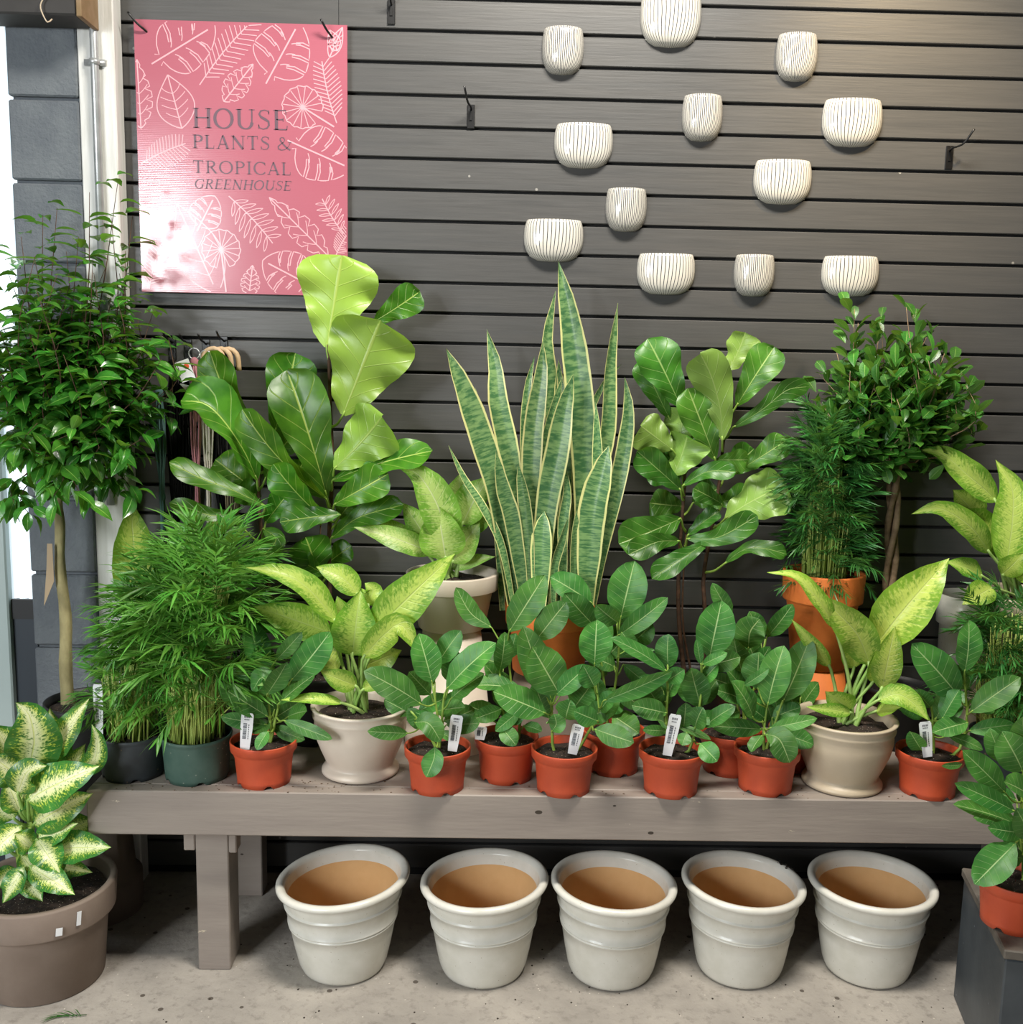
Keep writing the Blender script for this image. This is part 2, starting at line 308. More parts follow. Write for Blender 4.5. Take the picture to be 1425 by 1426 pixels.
# ------------------------------------------------------------------ sign
SX0, SX1, SZ0, SZ1 = -.855, -.357, 1.517, 2.141
mp = M('pink_corrugated_plastic'); sxn = mp.n.new('ShaderNodeSeparateXYZ'); mp.l.new(mp.coord(), sxn.inputs[0])
mp.col(mp.mix(mp.rng(mp.noise(2.5, 2), .3, .7), rgb('A65C6A'), rgb('B06674'))).rough(.17); mp.bump(mp.math('SINE', mp.math('MULTIPLY', sxn.outputs[2], 1500)), .035, .001)
MT['pink'] = mp.m; MT['line'] = plain('white_print', 'DDA6AE', .2); MT['letter'] = plain('grey_print', '5E4450', .4)
sign = thing('printed_sign', 'pink sign with white leaf drawings reading house plants and tropical greenhouse', 'sign', (SX0, -.014, SZ0), (0, 0, 0))
SW, SH = SX1-SX0, SZ1-SZ0
B().box(0, SW, -.004, .0, 0, SH).obj('panel', MT['pink'], sign, smooth=False)
def sp(cx, cy):                                              # a point of the sign, from the enlarged photograph
    px, py = cx/2.85, cy/2.85; f = (py-32)/(409-32); xl_ = 187+10*f; xr_ = 480+4*f
    return ((px-xl_)/(xr_-xl_)*SW, SH*(1-(py-(26+10*(px-187)/297))/(381-5*(px-187)/297)))
class Draw:
    def __init__(s): s.b = B()
    def line(s, pts, w=.0022):
        run = []
        for p in pts+[None]:
            if p and .002 < p[0] < SW-.002 and .002 < p[1] < SH-.002: run.append(p)
            else:
                s.k = getattr(s, 'k', 0)+1
                if len(run) > 1: s.b.ribbon(run, w, -.0043-.00001*s.k)
                run = []
    def done(s, name): s.b.obj(name, MT['line'], sign, smooth=False)
def bez(a, b, c, n=8): return [((1-t)**2*a[0]+2*t*(1-t)*b[0]+t*t*c[0], (1-t)**2*a[1]+2*t*(1-t)*b[1]+t*t*c[1]) for t in [i/n for i in range(n+1)]]
def frame(a, b):
    ux, uy = b[0]-a[0], b[1]-a[1]
    return lambda s, t: (a[0]+ux*s-uy*t, a[1]+uy*s+ux*t)
def d_fern(a, b, w=.16, n=13, fat=False):
    d = Draw(); g = frame(sp(*a), sp(*b)); d.line([g(i/10, .03*sin(i/10*pi)) for i in range(11)], .0026)
    for i in range(n):
        s = .12+.86*i/n; l = w*(1-((s-.5)/.62)**2)+.02
        for sd in (-1, 1):
            if fat:
                d.line(bez(g(s, 0), g(s+.03, sd*l*.6), g(s+.14, sd*l)), .0017); d.line(bez(g(s, 0), g(s+.13, sd*l*.4), g(s+.14, sd*l)), .0017)
            else: d.line(bez(g(s, 0), g(s+.07, sd*l*.6), g(s+.11, sd*l), 4), .0021)
    d.done('fern_drawing')
def d_monstera(a, b, w=.42):
    d = Draw(); g = frame(sp(*a), sp(*b)); d.line([g(-.18+i/9*1.05, 0) for i in range(10)], .0034)
    for sd in (-1, 1):
        pts = [g(0, .02*sd)]; k = 4
        lo = [g(s, sd*w*sin(pi*min(1, s**.75*.98+.02))**.7*(1+.04*sin(9*s))) for s in [i/24 for i in range(25)]]
        out = []
        for i, p in enumerate(lo):
            out.append(p)
            if i in (7, 12, 17):
                s = i/24; wi = w*sin(pi*min(1, s**.75*.98+.02))**.7
                out += [g(s-.02, sd*wi*.62), g(s-.06, sd*wi*.36), g(s-.03, sd*wi*.33), g(s+.03, sd*wi*.6)]
        d.line([g(-.06, sd*.1)]+out, .0024)
        for s in (.3, .5, .7): d.line(bez(g(s-.08, sd*.06), g(s-.02, sd*.12), g(s, sd*.2), 5), .0022)
    d.done('monstera_drawing')
def d_fan(c, r, stem):
    d = Draw(); c = sp(*c); r = r/2.85/293*SW; st = sp(*stem)
    a0 = atan2(st[1]-c[1], st[0]-c[0]); n = 15
    d.line([(c[0]+r*cos(a0+.35+(2*pi-.7)*i/40)*(1+.03*(i % 3)), c[1]+r*sin(a0+.35+(2*pi-.7)*i/40)*(1+.03*(i % 3))) for i in range(41)], .0023)
    for i in range(n): an = a0+.35+(2*pi-.7)*i/(n-1); d.line([c, (c[0]+r*cos(an), c[1]+r*sin(an))], .0019)
    d.line([c, st], .0036); d.done('fan_leaf_drawing')
def d_leaf(a, b, w=.36, jag=0):
    d = Draw(); g = frame(sp(*a), sp(*b)); d.line([g(i/10, 0) for i in range(11)], .0028)
    for sd in (-1, 1):
        d.line([g(s, sd*w*sin(pi*s**.8)*(1-jag*(i % 4 == 3)*.45)) for i, s in [(i, i/26) for i in range(27)]], .0024)
        for s in (.2, .35, .5, .65): d.line(bez(g(s, 0), g(s+.06, sd*w*.4), g(s+.14, sd*w*.72*sin(pi*min(1, s+.12))), 5), .0018)
    d.done('leaf_drawing')
d_monstera((640, 225), (850, 100)); d_fern((790, 330), (1000, 80)); d_monstera((1070, 290), (1180, 90), .5); d_fern((1330, 480), (1270, 240), .2)
d_leaf((720, 500), (665, 290), .36); d_leaf((885, 395), (1000, 250), .26, 1); d_fan((1195, 418), 78, (1320, 495)); d_leaf((560, 500), (545, 230), .2, 1)
d_fern((560, 640), (735, 560), .28); d_monstera((1175, 565), (1390, 660), .46); d_monstera((790, 890), (850, 770), .5); d_fern((905, 770), (1080, 960), .26, 7, True)
d_leaf((1300, 1010), (1065, 775), .16, 1); d_fern((1360, 920), (1275, 780), .28, 6, True); d_fan((875, 985), 75, (895, 1160)); d_fern((590, 1150), (640, 960), .22)
d_leaf((860, 1165), (700, 800), .24, 0); d_leaf((985, 1180), (1000, 1050), .3, 1); d_monstera((1210, 1120), (1040, 1030), .5); d_leaf((1330, 200), (1300, 120), .3); d_fern((1330, 1010), (1390, 900), .3); d_leaf((1300, 225), (1350, 110), .2)
# lettering: serif strokes, one mesh per letter
TH, TN = .175, .065
def arc(cx, cy, rx, ry, a0, a1, n=18, th=TH, tn=TN):
    P, W = [], []
    for i in range(n+1):
        a = radians(a0+(a1-a0)*i/n); P.append((cx+rx*cos(a), cy+ry*sin(a))); W.append(tn+(th-tn)*abs(cos(a))**1.5)
    return P, W
L_ = lambda x0, y0, x1, y1, w: ([(x0, y0), (x1, y1)], w)
S_ = lambda x, y, h=.13: ([(x-h, y), (x+h, y)], .04)
G = {'H': (.8, [L_(.16, 0, .16, 1, TH), L_(.68, 0, .68, 1, TH), L_(.16, .52, .68, .52, TN)]+[S_(x, y) for x in (.16, .68) for y in (.02, .98)]),
 'O': (.86, [arc(.43, .5, .36, .49, 0, 360, 30)]),
 'U': (.82, [L_(.15, .34, .15, 1, TH), L_(.68, .34, .68, 1, TN+.01), arc(.415, .34, .265, .33, 180, 360), S_(.15, .98), S_(.68, .98, .12)]),
 'S': (.58, [([(.5, .8), (.47, .93), (.32, .985), (.16, .93), (.1, .77), (.17, .63), (.34, .52), (.48, .4), (.5, .22), (.42, .08), (.26, .015), (.11, .08), (.07, .22)], [.05, .05, .05, .08, .11, .12, .14, .12, .11, .08, .05, .05, .05]), L_(.5, .76, .5, .97, .035), L_(.07, .03, .07, .25, .035)]),
 'E': (.66, [L_(.16, 0, .16, 1, TH), L_(.1, .98, .56, .98, TN), L_(.1, .02, .6, .02, TN), L_(.16, .52, .44, .52, TN), L_(.56, .78, .55, .99, .04), L_(.61, .22, .59, 0, .04), L_(.44, .42, .44, .62, .035), S_(.14, .98, .1), S_(.14, .02, .1)]),
 'P': (.62, [L_(.16, 0, .16, 1, TH), arc(.3, .74, .25, .24, -90, 90), L_(.16, .98, .3, .98, TN), L_(.16, .5, .3, .5, TN), S_(.16, .02, .14), S_(.12, .98, .1)]),
 'L': (.6, [L_(.16, 0, .16, 1, TH), L_(.1, .02, .54, .02, TN), L_(.55, .24, .53, 0, .04), S_(.16, .98), S_(.12, .02, .08)]),
 'A': (.78, [L_(.12, 0, .39, 1, TN+.01), L_(.39, 1, .67, 0, TH), L_(.22, .34, .56, .34, TN), S_(.12, .02, .11), S_(.67, .02, .12)]),
 'N': (.84, [L_(.15, 0, .15, 1, TN+.01), L_(.13, 1, .7, 0, TH), L_(.7, 0, .7, 1, TN+.01), S_(.15, .02, .12), S_(.1, .98, .09), S_(.7, .98, .12)]),
 'T': (.7, [L_(.35, 0, .35, 1, TH), L_(.06, .98, .64, .98, TN), L_(.06, .76, .07, 1, .04), L_(.64, .76, .63, 1, .04), S_(.35, .02, .14)]),
 'R': (.72, [L_(.16, 0, .16, 1, TH), arc(.3, .75, .23, .23, -90, 90), L_(.16, .98, .3, .98, TN), L_(.16, .52, .3, .52, TN), L_(.32, .52, .62, .02, TH*.9), S_(.16, .02, .13), S_(.12, .98, .1), S_(.65, .02, .07)]),
 'I': (.36, [L_(.18, 0, .18, 1, TH), S_(.18, .02, .14), S_(.18, .98, .14)]),
 'C': (.72, [arc(.42, .5, .36, .49, 42, 318), L_(.69, .7, .67, .97, .035)]),
 'G': (.8, [arc(.42, .5, .36, .49, 42, 300), L_(.69, .7, .67, .97, .035), L_(.66, .06, .66, .4, TH*.9), S_(.66, .42, .12)]),
 '&': (.86, [([(.8, .6), (.7, .3), (.5, .06), (.3, .01), (.12, .1), (.1, .28), (.25, .46), (.42, .62), (.48, .78), (.42, .93), (.32, .97), (.22, .9), (.22, .75), (.36, .5), (.6, .18), (.8, .02)], [.045, .05, .05, .08, .11, .11, .07, .05, .08, .07, .05, .08, .11, .12, .12, .1]), S_(.78, .6, .09)])}
def text(s, x0, y0, x1, cap, shear=0, thin=1.0):
    adv = .07; tot = sum((.3 if c == ' ' else G[c][0]+adv) for c in s)-adv
    W = x1-x0; sc = cap; k = W/(tot*sc); x = x0
    for c in s:
        if c == ' ': x += .3*sc*k; continue
        bb = B()
        for P, w_ in G[c][1]:
            ww = [q*sc*thin for q in w_] if isinstance(w_, list) else w_*sc*thin
            bb.ribbon([((p[0]*k+shear*p[1])*sc, p[1]*sc) for p in P], ww, 0)
        bb.obj('letter', MT['letter'], sign, (x, -.0046, y0), smooth=False); x += (G[c][0]+adv)*sc*k
for s, p0, p1, top, sh, tn in (('HOUSE', (762, 500), (1140, 505), 422, 0, .95), ('PLANTS &', (762, 578), (1152, 588), 525, 0, .95), ('TROPICAL', (762, 675), (1152, 688), 625, 0, .85), ('GREENHOUSE', (768, 738), (1150, 748), 700, .2, .9)):
    a, c_, t_ = sp(*p0), sp(*p1), sp(p0[0], top); text(s, a[0], (a[1]+c_[1])/2, c_[0], t_[1]-a[1], sh, tn)

# ------------------------------------------------------------------ slatwall hooks
def hook(px, py, label, dirx=-.3, L=.055, plate=True, group=None, up=.03, zoff=0, name='slatwall_hook'):
    p = aty(px, py, -.006); t = thing(name, label, 'hook', (p.x, -.0005, p.z), group=group)
    if plate:
        B().box(-.009, .009, -.004, 0, -.035, .02, .001).box(-.003, .003, -.0065, -.0035, -.016, .004).obj('plate', MT['wire'], t, smooth=False)
    B().tube(crom([V((0, -.003, .008)), V((0, -.018, .012)), V((dirx*.03, -L*.7, .018)), V((dirx*.06, -L, .018+up))], 10), .0025, 7).obj('prong', MT['wire'], t)
    return t
hook(656, 158, 'black metal slatwall hook left of the upper striped wall pots', -.25, .06)
hook(1323, 215, 'chrome and black slatwall hook at the right on the warm lit slats', .5, .06)
hook(545, 12, 'black slatwall hook cut by the top edge, right of the pink sign', 0, .05)
def bighook(px, py, qx, qy, label):
    p, q = aty(px, py, -.025), aty(qx, qy, -.045); t = thing('sign_hook', label, 'hook', (p.x, 0, p.z))
    B().tube(crom([V((0, 0, -.002)), V((0, -.02, 0)), V(((q.x-p.x)*.5, -.035, (q.z-p.z)*.4)), V((q.x-p.x, -.045, q.z-p.z))], 10), .0027, 7).obj('prong', MT['wire'], t)
bighook(203, 43, 178, 17, 'black hook prong over the top left corner of the pink sign'); bighook(462, 51, 447, 27, 'black hook prong over the top right corner of the pink sign')

# ------------------------------------------------------------------ wall pots
def wallpot(px, py, w, h, wide, label):
    p = aty(px, py, -.03); k = mpp(p); W, H = w*k/2, h*k; D = W*(.5 if wide else .75)
    t = thing('wall_planter', label, 'wall pot', (p.x, -.0004, p.z-H/2), group='striped wall pots')
    Tp = [(0, .5), (.04, .66), (.12, .80), (.25, .92), (.42, .985), (.6, 1), (.8, .985), (.93, .94), (1, .90)]; n, m = 22, 14; vs, uv, fs = [], [], []
    for i in range(m+1):
        s = i/m; r = tab(Tp, s); zz = H*(.02*(1-s)+s*.98)
        for j in range(n+1): a = pi*j/n; vs.append((-cos(a)*W*r, -sin(a)*D*r, zz)); uv.append((j/n, s))
    fs = [(i*(n+1)+j, i*(n+1)+j+1, (i+1)*(n+1)+j+1, (i+1)*(n+1)+j) for i in range(m) for j in range(n)]
    k0 = len(vs); vs.append((0, 0, .0)); uv.append((.5, 0)); fs += [(k0, j+1, j) for j in range(n)]
    k1 = len(vs)                                             # rolled lip then inner wall
    for s, r, zz in ((0, .80, H*.975), (0, .80, H*.45)):
        for j in range(n+1): a = pi*j/n; vs.append((-cos(a)*W*r, -sin(a)*D*r*.97, zz)); uv.append((.0, s))
    T0 = m*(n+1)
    fs += [(T0+j, T0+j+1, k1+j+1, k1+j) for j in range(n)]+[(k1+j, k1+j+1, k1+n+2+j, k1+n+1+j) for j in range(n)]
    link('bowl', mesh('bowl', vs, fs, MT['strw' if wide else 'strn'], uv), t)
    B().box(-W*.8, W*.8, -.003, 0, H*.12, H*.97, .001).obj('back_plate', plain('glaze_white', 'CFCBC0', .2) if 'gw' not in MT else MT['gw'], t, smooth=False)
MT['gw'] = plain('glaze_white', 'CFCBC0', .2)
for a in ((785, 68, 59, 62, 0, 'narrow finely striped wall pot, top left of the striped pots'), (1114, 77, 58, 63, 0, 'narrow finely striped wall pot, highest on the right side'),
          (981, 162, 57, 62, 0, 'narrow finely striped wall pot below the wall pot cut by the top edge'), (874, 291, 58, 59, 0, 'narrow finely striped wall pot above the tips of the snake plant, right side'),
          (1054, 383, 57, 58, 0, 'narrow finely striped wall pot in the bottom row between two wide ones'),
          (937, 22, 86, 76, 1, 'wide striped white wall pot cut by the top edge of the photo'), (1192, 169, 85, 64, 1, 'wide striped wall pot in the warm light, left of the right hook'),
          (814, 201, 83, 60, 1, 'wide striped wall pot nearest the black hook left of centre'), (1094, 252, 82, 60, 1, 'wide striped wall pot alone in the middle right, one row above the bottom ones'),
          (772, 334, 84, 58, 1, 'wide striped wall pot with the tallest snake leaf tip in front'), (930, 381, 82, 57, 1, 'wide striped wall pot in the bottom row, left of the narrow one'),
          (1189, 384, 81, 56, 1, 'wide striped wall pot in the bottom row, above the braided tree')): wallpot(*a)

# ------------------------------------------------------------------ bench
BX0, BX1 = -.856, 1.42
bench = thing('wooden_bench', 'long taupe painted wooden bench carrying all the potted plants', 'bench', ((BX0+BX1)/2, -.245, 0))
ox, oy = bench.location.x, bench.location.y
def bb(name, x0, x1, y0, y1, z0, z1): B().box(x0-ox, x1-ox, y0-oy, y1-oy, z0, z1, .0025).obj(name, MT['bench'], bench, smooth=False)
bb('apron', BX0, BX1, -.47, -.432, .34, .44); bb('back_rail', BX0, BX1, -.055, -.02, .34, .4)
for y0 in (-.4315, -.2935, -.1565): bb('plank', BX0, BX1, y0, y0+.135, .402, .4395)
for x in (-.637, 1.31):
    bb('leg', x, x+.072, -.43, -.345, 0, .402); bb('leg', x, x+.072, -.11, -.05, 0, .402)
    bb('cleat', x-.026, x-.001, -.431, -.395, .285, .402); bb('cleat', x+.073, x+.09, -.431, -.39, .28, .402)
    bb('cross_rail', x+.073, x+.095, -.388, -.06, .31, .402)

# ------------------------------------------------------------------ box at right
box = thing('plinth_box', 'dark grey wooden plinth box on the floor at the right, one pot on top', 'box', (.98, -.81, 0), (0, 0, radians(-11.5)))
B().box(.002, .5, .002, .315, 0, .278, .003).obj('body', MT['box'], box, smooth=False)
B().box(-.003, .505, -.004, .32, .281, .30, .0025).obj('lid', MT['boxtop'], box, smooth=False)

# ------------------------------------------------------------------ pots
def notch(i, j, n): return .007 if (i <= 1 and (j % (n//5)) < 2) else 0
def pot_red(R, rb, H):
    k = H; return [(rb-.003, .0), (rb, .0), (rb, .012), (rb+(R*.9-rb)*.62, k*.62), (R*.925, k*.74), (R*.93, k*.775), (R*.985, k*.79), (R, k*.985), (R*.995, k), (R*.95, k), (R*.93, k*.96), (rb*.9, .008)]
def pot_std(R, rb, H):                                       # clay pot with a deep plain rim band
    return [(.001, 0), (rb, 0), (rb+.003, .003), (R*.87, H*.68), (R*.885, H*.70), (R*.97, H*.705), (R*.975, H*.72), (R, H*.985), (R*.99, H), (R*.91, H), (R*.90, H*.97), (R*.82, H*.6), (rb*.8, .02), (.001, .02)]
def pot_urn(R, rb, H):
    return [(.001, 0), (rb*.93, 0), (rb, H*.025), (rb*1.0, H*.06), (rb*.95, H*.10), (rb*.885, H*.125), (rb*.86, H*.15), (rb*.9, H*.2), (R*.80, H*.36), (R*.885, H*.52), (R*.93, H*.68), (R*.925, H*.80), (R*.955, H*.84), (R*.965, H*.87), (R*.95, H*.9), (R*.97, H*.955), (R, H*.98), (R*.985, H), (R*.91, H*.995), (R*.88, H*.93), (R*.8, H*.5), (rb*.6, .02), (.001, .02)]
def pot_nursery(R, rb, H):
    return [(rb-.006, 0), (rb, 0), (rb+.001, .01), (R*.965, H*.86), (R*.97, H*.90), (R, H*.93), (R*1.005, H), (R*.955, H), (R*.94, H*.9), (rb*.9, .01)]
PROF = {'red': pot_red, 'std': pot_std, 'urn': pot_urn, 'nur': pot_nursery}
def add_pot(root, kind, R, rb, H, mat, soil=.86, zb=0):
    wob = notch if kind in ('red', 'nur') else None
    B().lathe(PROF[kind](R, rb, H), 50, wob).obj('pot', MT[mat], root, (0, 0, zb))
    if soil:
        f = {'red': .91, 'std': .87, 'urn': .88, 'nur': .93}[kind]; q = [(.001, soil*H+.006), (R*f*.3, soil*H+.006), (R*f*.6, soil*H+.004), (R*f*.85, soil*H+.001), (R*f*.97, soil*H-.002)]
        r2 = random.Random(int(R*1e5+H*1e6)); B().lathe(q, 26, lambda i, j, n: r2.uniform(-.004, .004)).obj('soil', MT['soil'], root, (0, 0, zb), kind='stuff')
def base(px, pyb, wb, z0=.44):
    p = atz(px, pyb, z0); rb = wb/2*mpp(p); return V((p.x, p.y+rb, z0))
def tagstrip(root, px0, py0, px1, py1, y, w=17):
    a, c = aty(px0, py0, y), aty(px1, py1, y+.004); k = mpp(a)*w/2; ax = (c-a); L = ax.length; bb_ = B()
    o = link('plant_tag', mesh('plant_tag', [(-k*.75, 0, 0), (k*.75, 0, 0), (k, 0, L*.6), (k, 0, L*.94), (k*.8, 0, L), (-k*.8, 0, L), (-k, 0, L*.94), (-k, 0, L*.6)]+[(x, .0008, z) for x, z in ((-k*.75, 0), (k*.75, 0), (k, L*.6), (k, L*.94), (k*.8, L), (-k*.8, L), (-k, L*.94), (-k, L*.6))],
        [tuple(range(8)), tuple(range(15, 7, -1))]+[(i, (i+8), ((i+1) % 8+8), (i+1) % 8) for i in range(8)], MT['tag'], smooth=False), root, a-root.location)
    o.rotation_euler = (0, atan2(ax.x, ax.z), 0); r = random.Random(int(px0)); 
    for i in range(5): bb_.box(-k*.5+i*k*.2, -k*.5+i*k*.2+k*.12, -.0006, -.0002, L*.87, L*.92)
    for i in range(4): bb_.box(-k*.45+i*k*.22, -k*.45+i*k*.22+k*.14, -.0006, -.0002, L*.81, L*.835)
    zz = L*.3
    while zz < L*.72:
        h = r.uniform(.3, 1.2)*L*.018; bb_.box(-k*.55, k*.05, -.0006, -.0002, zz, zz+h); zz += h+r.uniform(.4, 1)*L*.016
    for i in range(7): bb_.box(k*.3, k*.42, -.0006, -.0002, L*(.3+i*.06), L*(.34+i*.06))
    bb_.obj('tag_print', MT['ink'], o, smooth=False)

# ------------------------------------------------------------------ leaves
PR = {'fiddle': [(0, .06), (.05, .2), (.15, .42), (.3, .56), (.42, .68), (.55, .85), (.68, .97), (.78, 1), (.87, .93), (.93, .76), (.97, .52), (.99, .3), (1, .05)],
 'ovate': [(0, .03), (.06, .25), (.15, .55), (.3, .88), (.48, 1), (.66, .96), (.82, .74), (.92, .48), (.98, .2), (1, .02)],
 'dieff': [(0, .05), (.05, .35), (.15, .75), (.3, .98), (.45, 1), (.62, .84), (.78, .55), (.9, .25), (.97, .08), (1, 0)],
 'snake': [(0, .5), (.15, .62), (.35, .85), (.6, 1), (.75, .92), (.88, .62), (.96, .25), (1, 0)],
 'fig': [(0, .04), (.1, .5), (.3, .95), (.5, 1), (.7, .72), (.84, .36), (.93, .12), (1, 0)],
 'topi': [(0, .05), (.2, .45), (.45, .88), (.65, 1), (.82, .84), (.94, .45), (1, .05)]}
def leafgrid(sp_, N_, W, prof, fold=.25, wave=.05, wf=3, twist=0, cup=0, ph=0, n=12, m=4):
    vs, uv = [], []
    for i, P in enumerate(sp_):
        s = i/n; T = (sp_[min(i+1, n)]-sp_[max(i-1, 0)]).normalized(); Nn = N_[i]-T*N_[i].dot(T); Nn.normalize(); X = T.cross(Nn)
        a = twist*s; X, Nn = X*cos(a)+Nn*sin(a), Nn*cos(a)-X*sin(a); w_ = W/2*tab(PR[prof], s)
        for j in range(-m, m+1):
            v = j/m; h = abs(v)*w_*sin(fold)-cup*v*v*w_+wave*W*v*v*sin(2*pi*wf*s+ph+(1.3 if j > 0 else 0))*min(1, s*4)
            vs.append(P+X*(v*w_*cos(fold))+Nn*h); uv.append((s, v*.5+.5))
    c = 2*m+1; fs = [(i*c+j, i*c+j+1, (i+1)*c+j+1, (i+1)*c+j) for i in range(n) for j in range(2*m)]
    return vs, fs, uv
def nearest(stems, q):
    best = None
    for st in stems:
        for a, c in zip(st, st[1:]):
            d = c-a; t = max(0, min(1, (q-a).dot(d)/max(d.length_squared, 1e-9))); p = a+d*t
            if best is None or (p-q).length < best[0]: best = ((p-q).length, p)
    return best[1]
def px_leaf(root, pts, w_, y, mat, prof='ovate', stems=None, att=None, q=0, tip=2.0, roll=None, fold=None, arch=None, wave=.03, wf=2.5, pr=.0018, pm='pet', twist=None, cup=0, n=12, face=1):
    """one leaf: pts = spine in photograph pixels, y = depth of its base, q/tip = cm towards the camera"""
    n = {'fiddle': 22, 'ovate': 16, 'dieff': 18}.get(prof, n); yb = y-q/100; yt = yb-tip/100; k = len(pts); P = [aty(px, py, yb+(yt-yb)*i/(k-1)) for i, (px, py) in enumerate(pts)]
    sp_ = crom(P, n); ln = sum((a-c).length for a, c in zip(sp_, sp_[1:])); roll = radians(rnd.uniform(-28, 28) if roll is None else roll)
    N_ = []
    for i, p in enumerate(sp_):
        T = (sp_[min(i+1, n)]-sp_[max(i-1, 0)]).normalized(); c = CAM-p+V((0, 0, .5)); c = (c-T*c.dot(T)).normalized(); N_.append(c*cos(roll)+T.cross(c)*sin(roll))
    arch = rnd.uniform(.03, .10) if arch is None else arch
    sp_ = [p+N_[i]*(arch*ln*4*(i/n)*(1-i/n)) for i, p in enumerate(sp_)]
    fold = rnd.uniform(.10, .30) if fold is None else fold; w_ = w_*{'fiddle': 1.16, 'dieff': 1.0 if mat == 'camille' else 1.14}.get(prof, 1); twist = rnd.uniform(-.3, .3) if twist is None else twist
    vs, fs, uv = leafgrid(sp_, N_, w_*mpp(P[0]), prof, fold, wave, wf, twist, cup, rnd.uniform(0, 6), n)
    o0 = sp_[0]; o = link('leaf', mesh('leaf', [v-o0 for v in vs], fs, MT[mat], uv), root, o0-root.location)
    if stems or att:
        A = att if att else nearest(stems, o0-V((0, 0, .03)) if (o0.z-root.location.z) > .2 else o0-V((0, 0, .012)))
        if (A-o0).length > .004:
            mid_ = (A+o0)/2+V((0, 0, -.12*(A-o0).length)) if not att else (A*.45+o0*.55)+V(((A.x-o0.x)*.15, 0, .0))
            sub = min(2, n); B().tube([p-o0 for p in crom([A, mid_, o0, sp_[1]], 8)], [pr*1.25-(pr*.5)*i/8 for i in range(9)], 6).obj('petiole', MT[pm], o)
    return o
def stemline(root, pl, y, r, mat, name='stem', n=10):
    P = [aty(px, py, y) for px, py in pl] if not isinstance(pl[0], V) else pl
    P = crom(P, n); B().tube([p-root.location for p in P], [r*(1.1-.5*i/n) for i in range(n+1)], 8).obj(name, MT[mat], root); return P
def hero(root, y, mat, prof, L, stems, pm='pet', pr=.0018, att=None, tipd=2.0, **kw):
    """L rows: (bx,by,tx,ty,w [, q [, tip [, roll [, {options}]]]]) or (points, w, ...)"""
    for row in L:
        if isinstance(row[0], list): pts, rest = row[0], list(row[1:])
        else: pts, rest = [(row[0], row[1]), (row[2], row[3])], list(row[4:])
        o = dict(kw)
        if rest and isinstance(rest[-1], dict): o.update(rest.pop())
        q = rest[1] if len(rest) > 1 else 0; tip = rest[2] if len(rest) > 2 else tipd*rnd.uniform(.3, 1.6); roll = rest[3] if len(rest) > 3 else None
        px_leaf(root, pts, rest[0], y, mat, prof, stems, att, q, tip, roll, pr=pr, pm=pm, **o)

# ------------------------------------------------------------------ round leaved rubber plants in red pots
def rubber(label, px, pyb, stems, leaves, tag=None, wb=76, z0=.44, dy=0, R=.073, H=.095, y=None, kind='red', mat='red', zb=0, lm='audrey'):
    p = base(px, pyb, wb, z0) if y is None else V((aty(px, pyb, y).x, y, z0))
    t = thing('potted_rubber_plant', label, 'potted plant', p, group='round leaved rubber plants in red pots')
    add_pot(t, kind, R, R*.8, H, mat, .86)
    ys = p.y+dy; so_ = p+V((0, 0, .8*H)); S = []
    for st in stems:
        P = [aty(a, b, ys) for a, b in st]; S.append(stemline(t, [V((P[0].x*.5+so_.x*.5, ys, so_.z))]+P[0:], ys, .0034, 'pet'))
    hero(t, ys, lm, 'ovate', leaves, S)
    rr_ = random.Random(int(px)); hi = min(b for st in stems for a, b in st); F_ = []
    for i in range(7 if len(leaves) > 5 else 2):             # darker leaves at the back of the plant
        st = rr_.choice(stems); k = rr_.uniform(.25, .9)*(len(st)-1); i0 = min(int(k), len(st)-2); a = st[i0][0]+(st[i0+1][0]-st[i0][0])*(k-i0); b = st[i0][1]+(st[i0+1][1]-st[i0][1])*(k-i0)
        an = radians(rr_.uniform(15, 165)); L = rr_.uniform(42, 62); F_.append((a+8*cos(an), b-8*sin(an), a+L*cos(an), b-L*sin(an), L*.56, -2.5-i*.5, 0))
    hero(t, ys, lm, 'ovate', F_, S)
    if tag: tagstrip(t, *tag, p.y-R*.55)
    return t
rubber('rubber plant with white tag in red pot between green pot and cream urn', 360, 1101, [[(377, 1030), (376, 1000), (373, 965), (366, 935)], [(378, 1030), (388, 985), (402, 950)]],
 [(405, 948, 460, 880, 46, 1, 1, 20), ([(372, 968), (366, 945), (352, 962)], 34, 4, 1, 20), (372, 967, 400, 922, 34, 4, 2, 30), (384, 920, 421, 880, 22, 2), (367, 936, 346, 866, 40, -3, -2), (374, 998, 303, 953, 34, 2, 3), (372, 1009, 308, 998, 24, 1, 3), (387, 981, 440, 938, 26, 1, 1),
  (395, 1003, 463, 1029, 20, 4, 3, 10), (374, 1018, 358, 1044, 18, 5, 3), (376, 1005, 350, 1020, 28, 0), (401, 998, 428, 990, 30, -2), (368, 950, 317, 934, 18, 0), (380, 1012, 425, 1030, 20, -2), (370, 960, 335, 905, 24, -5)], (341, 1044, 346, 992))
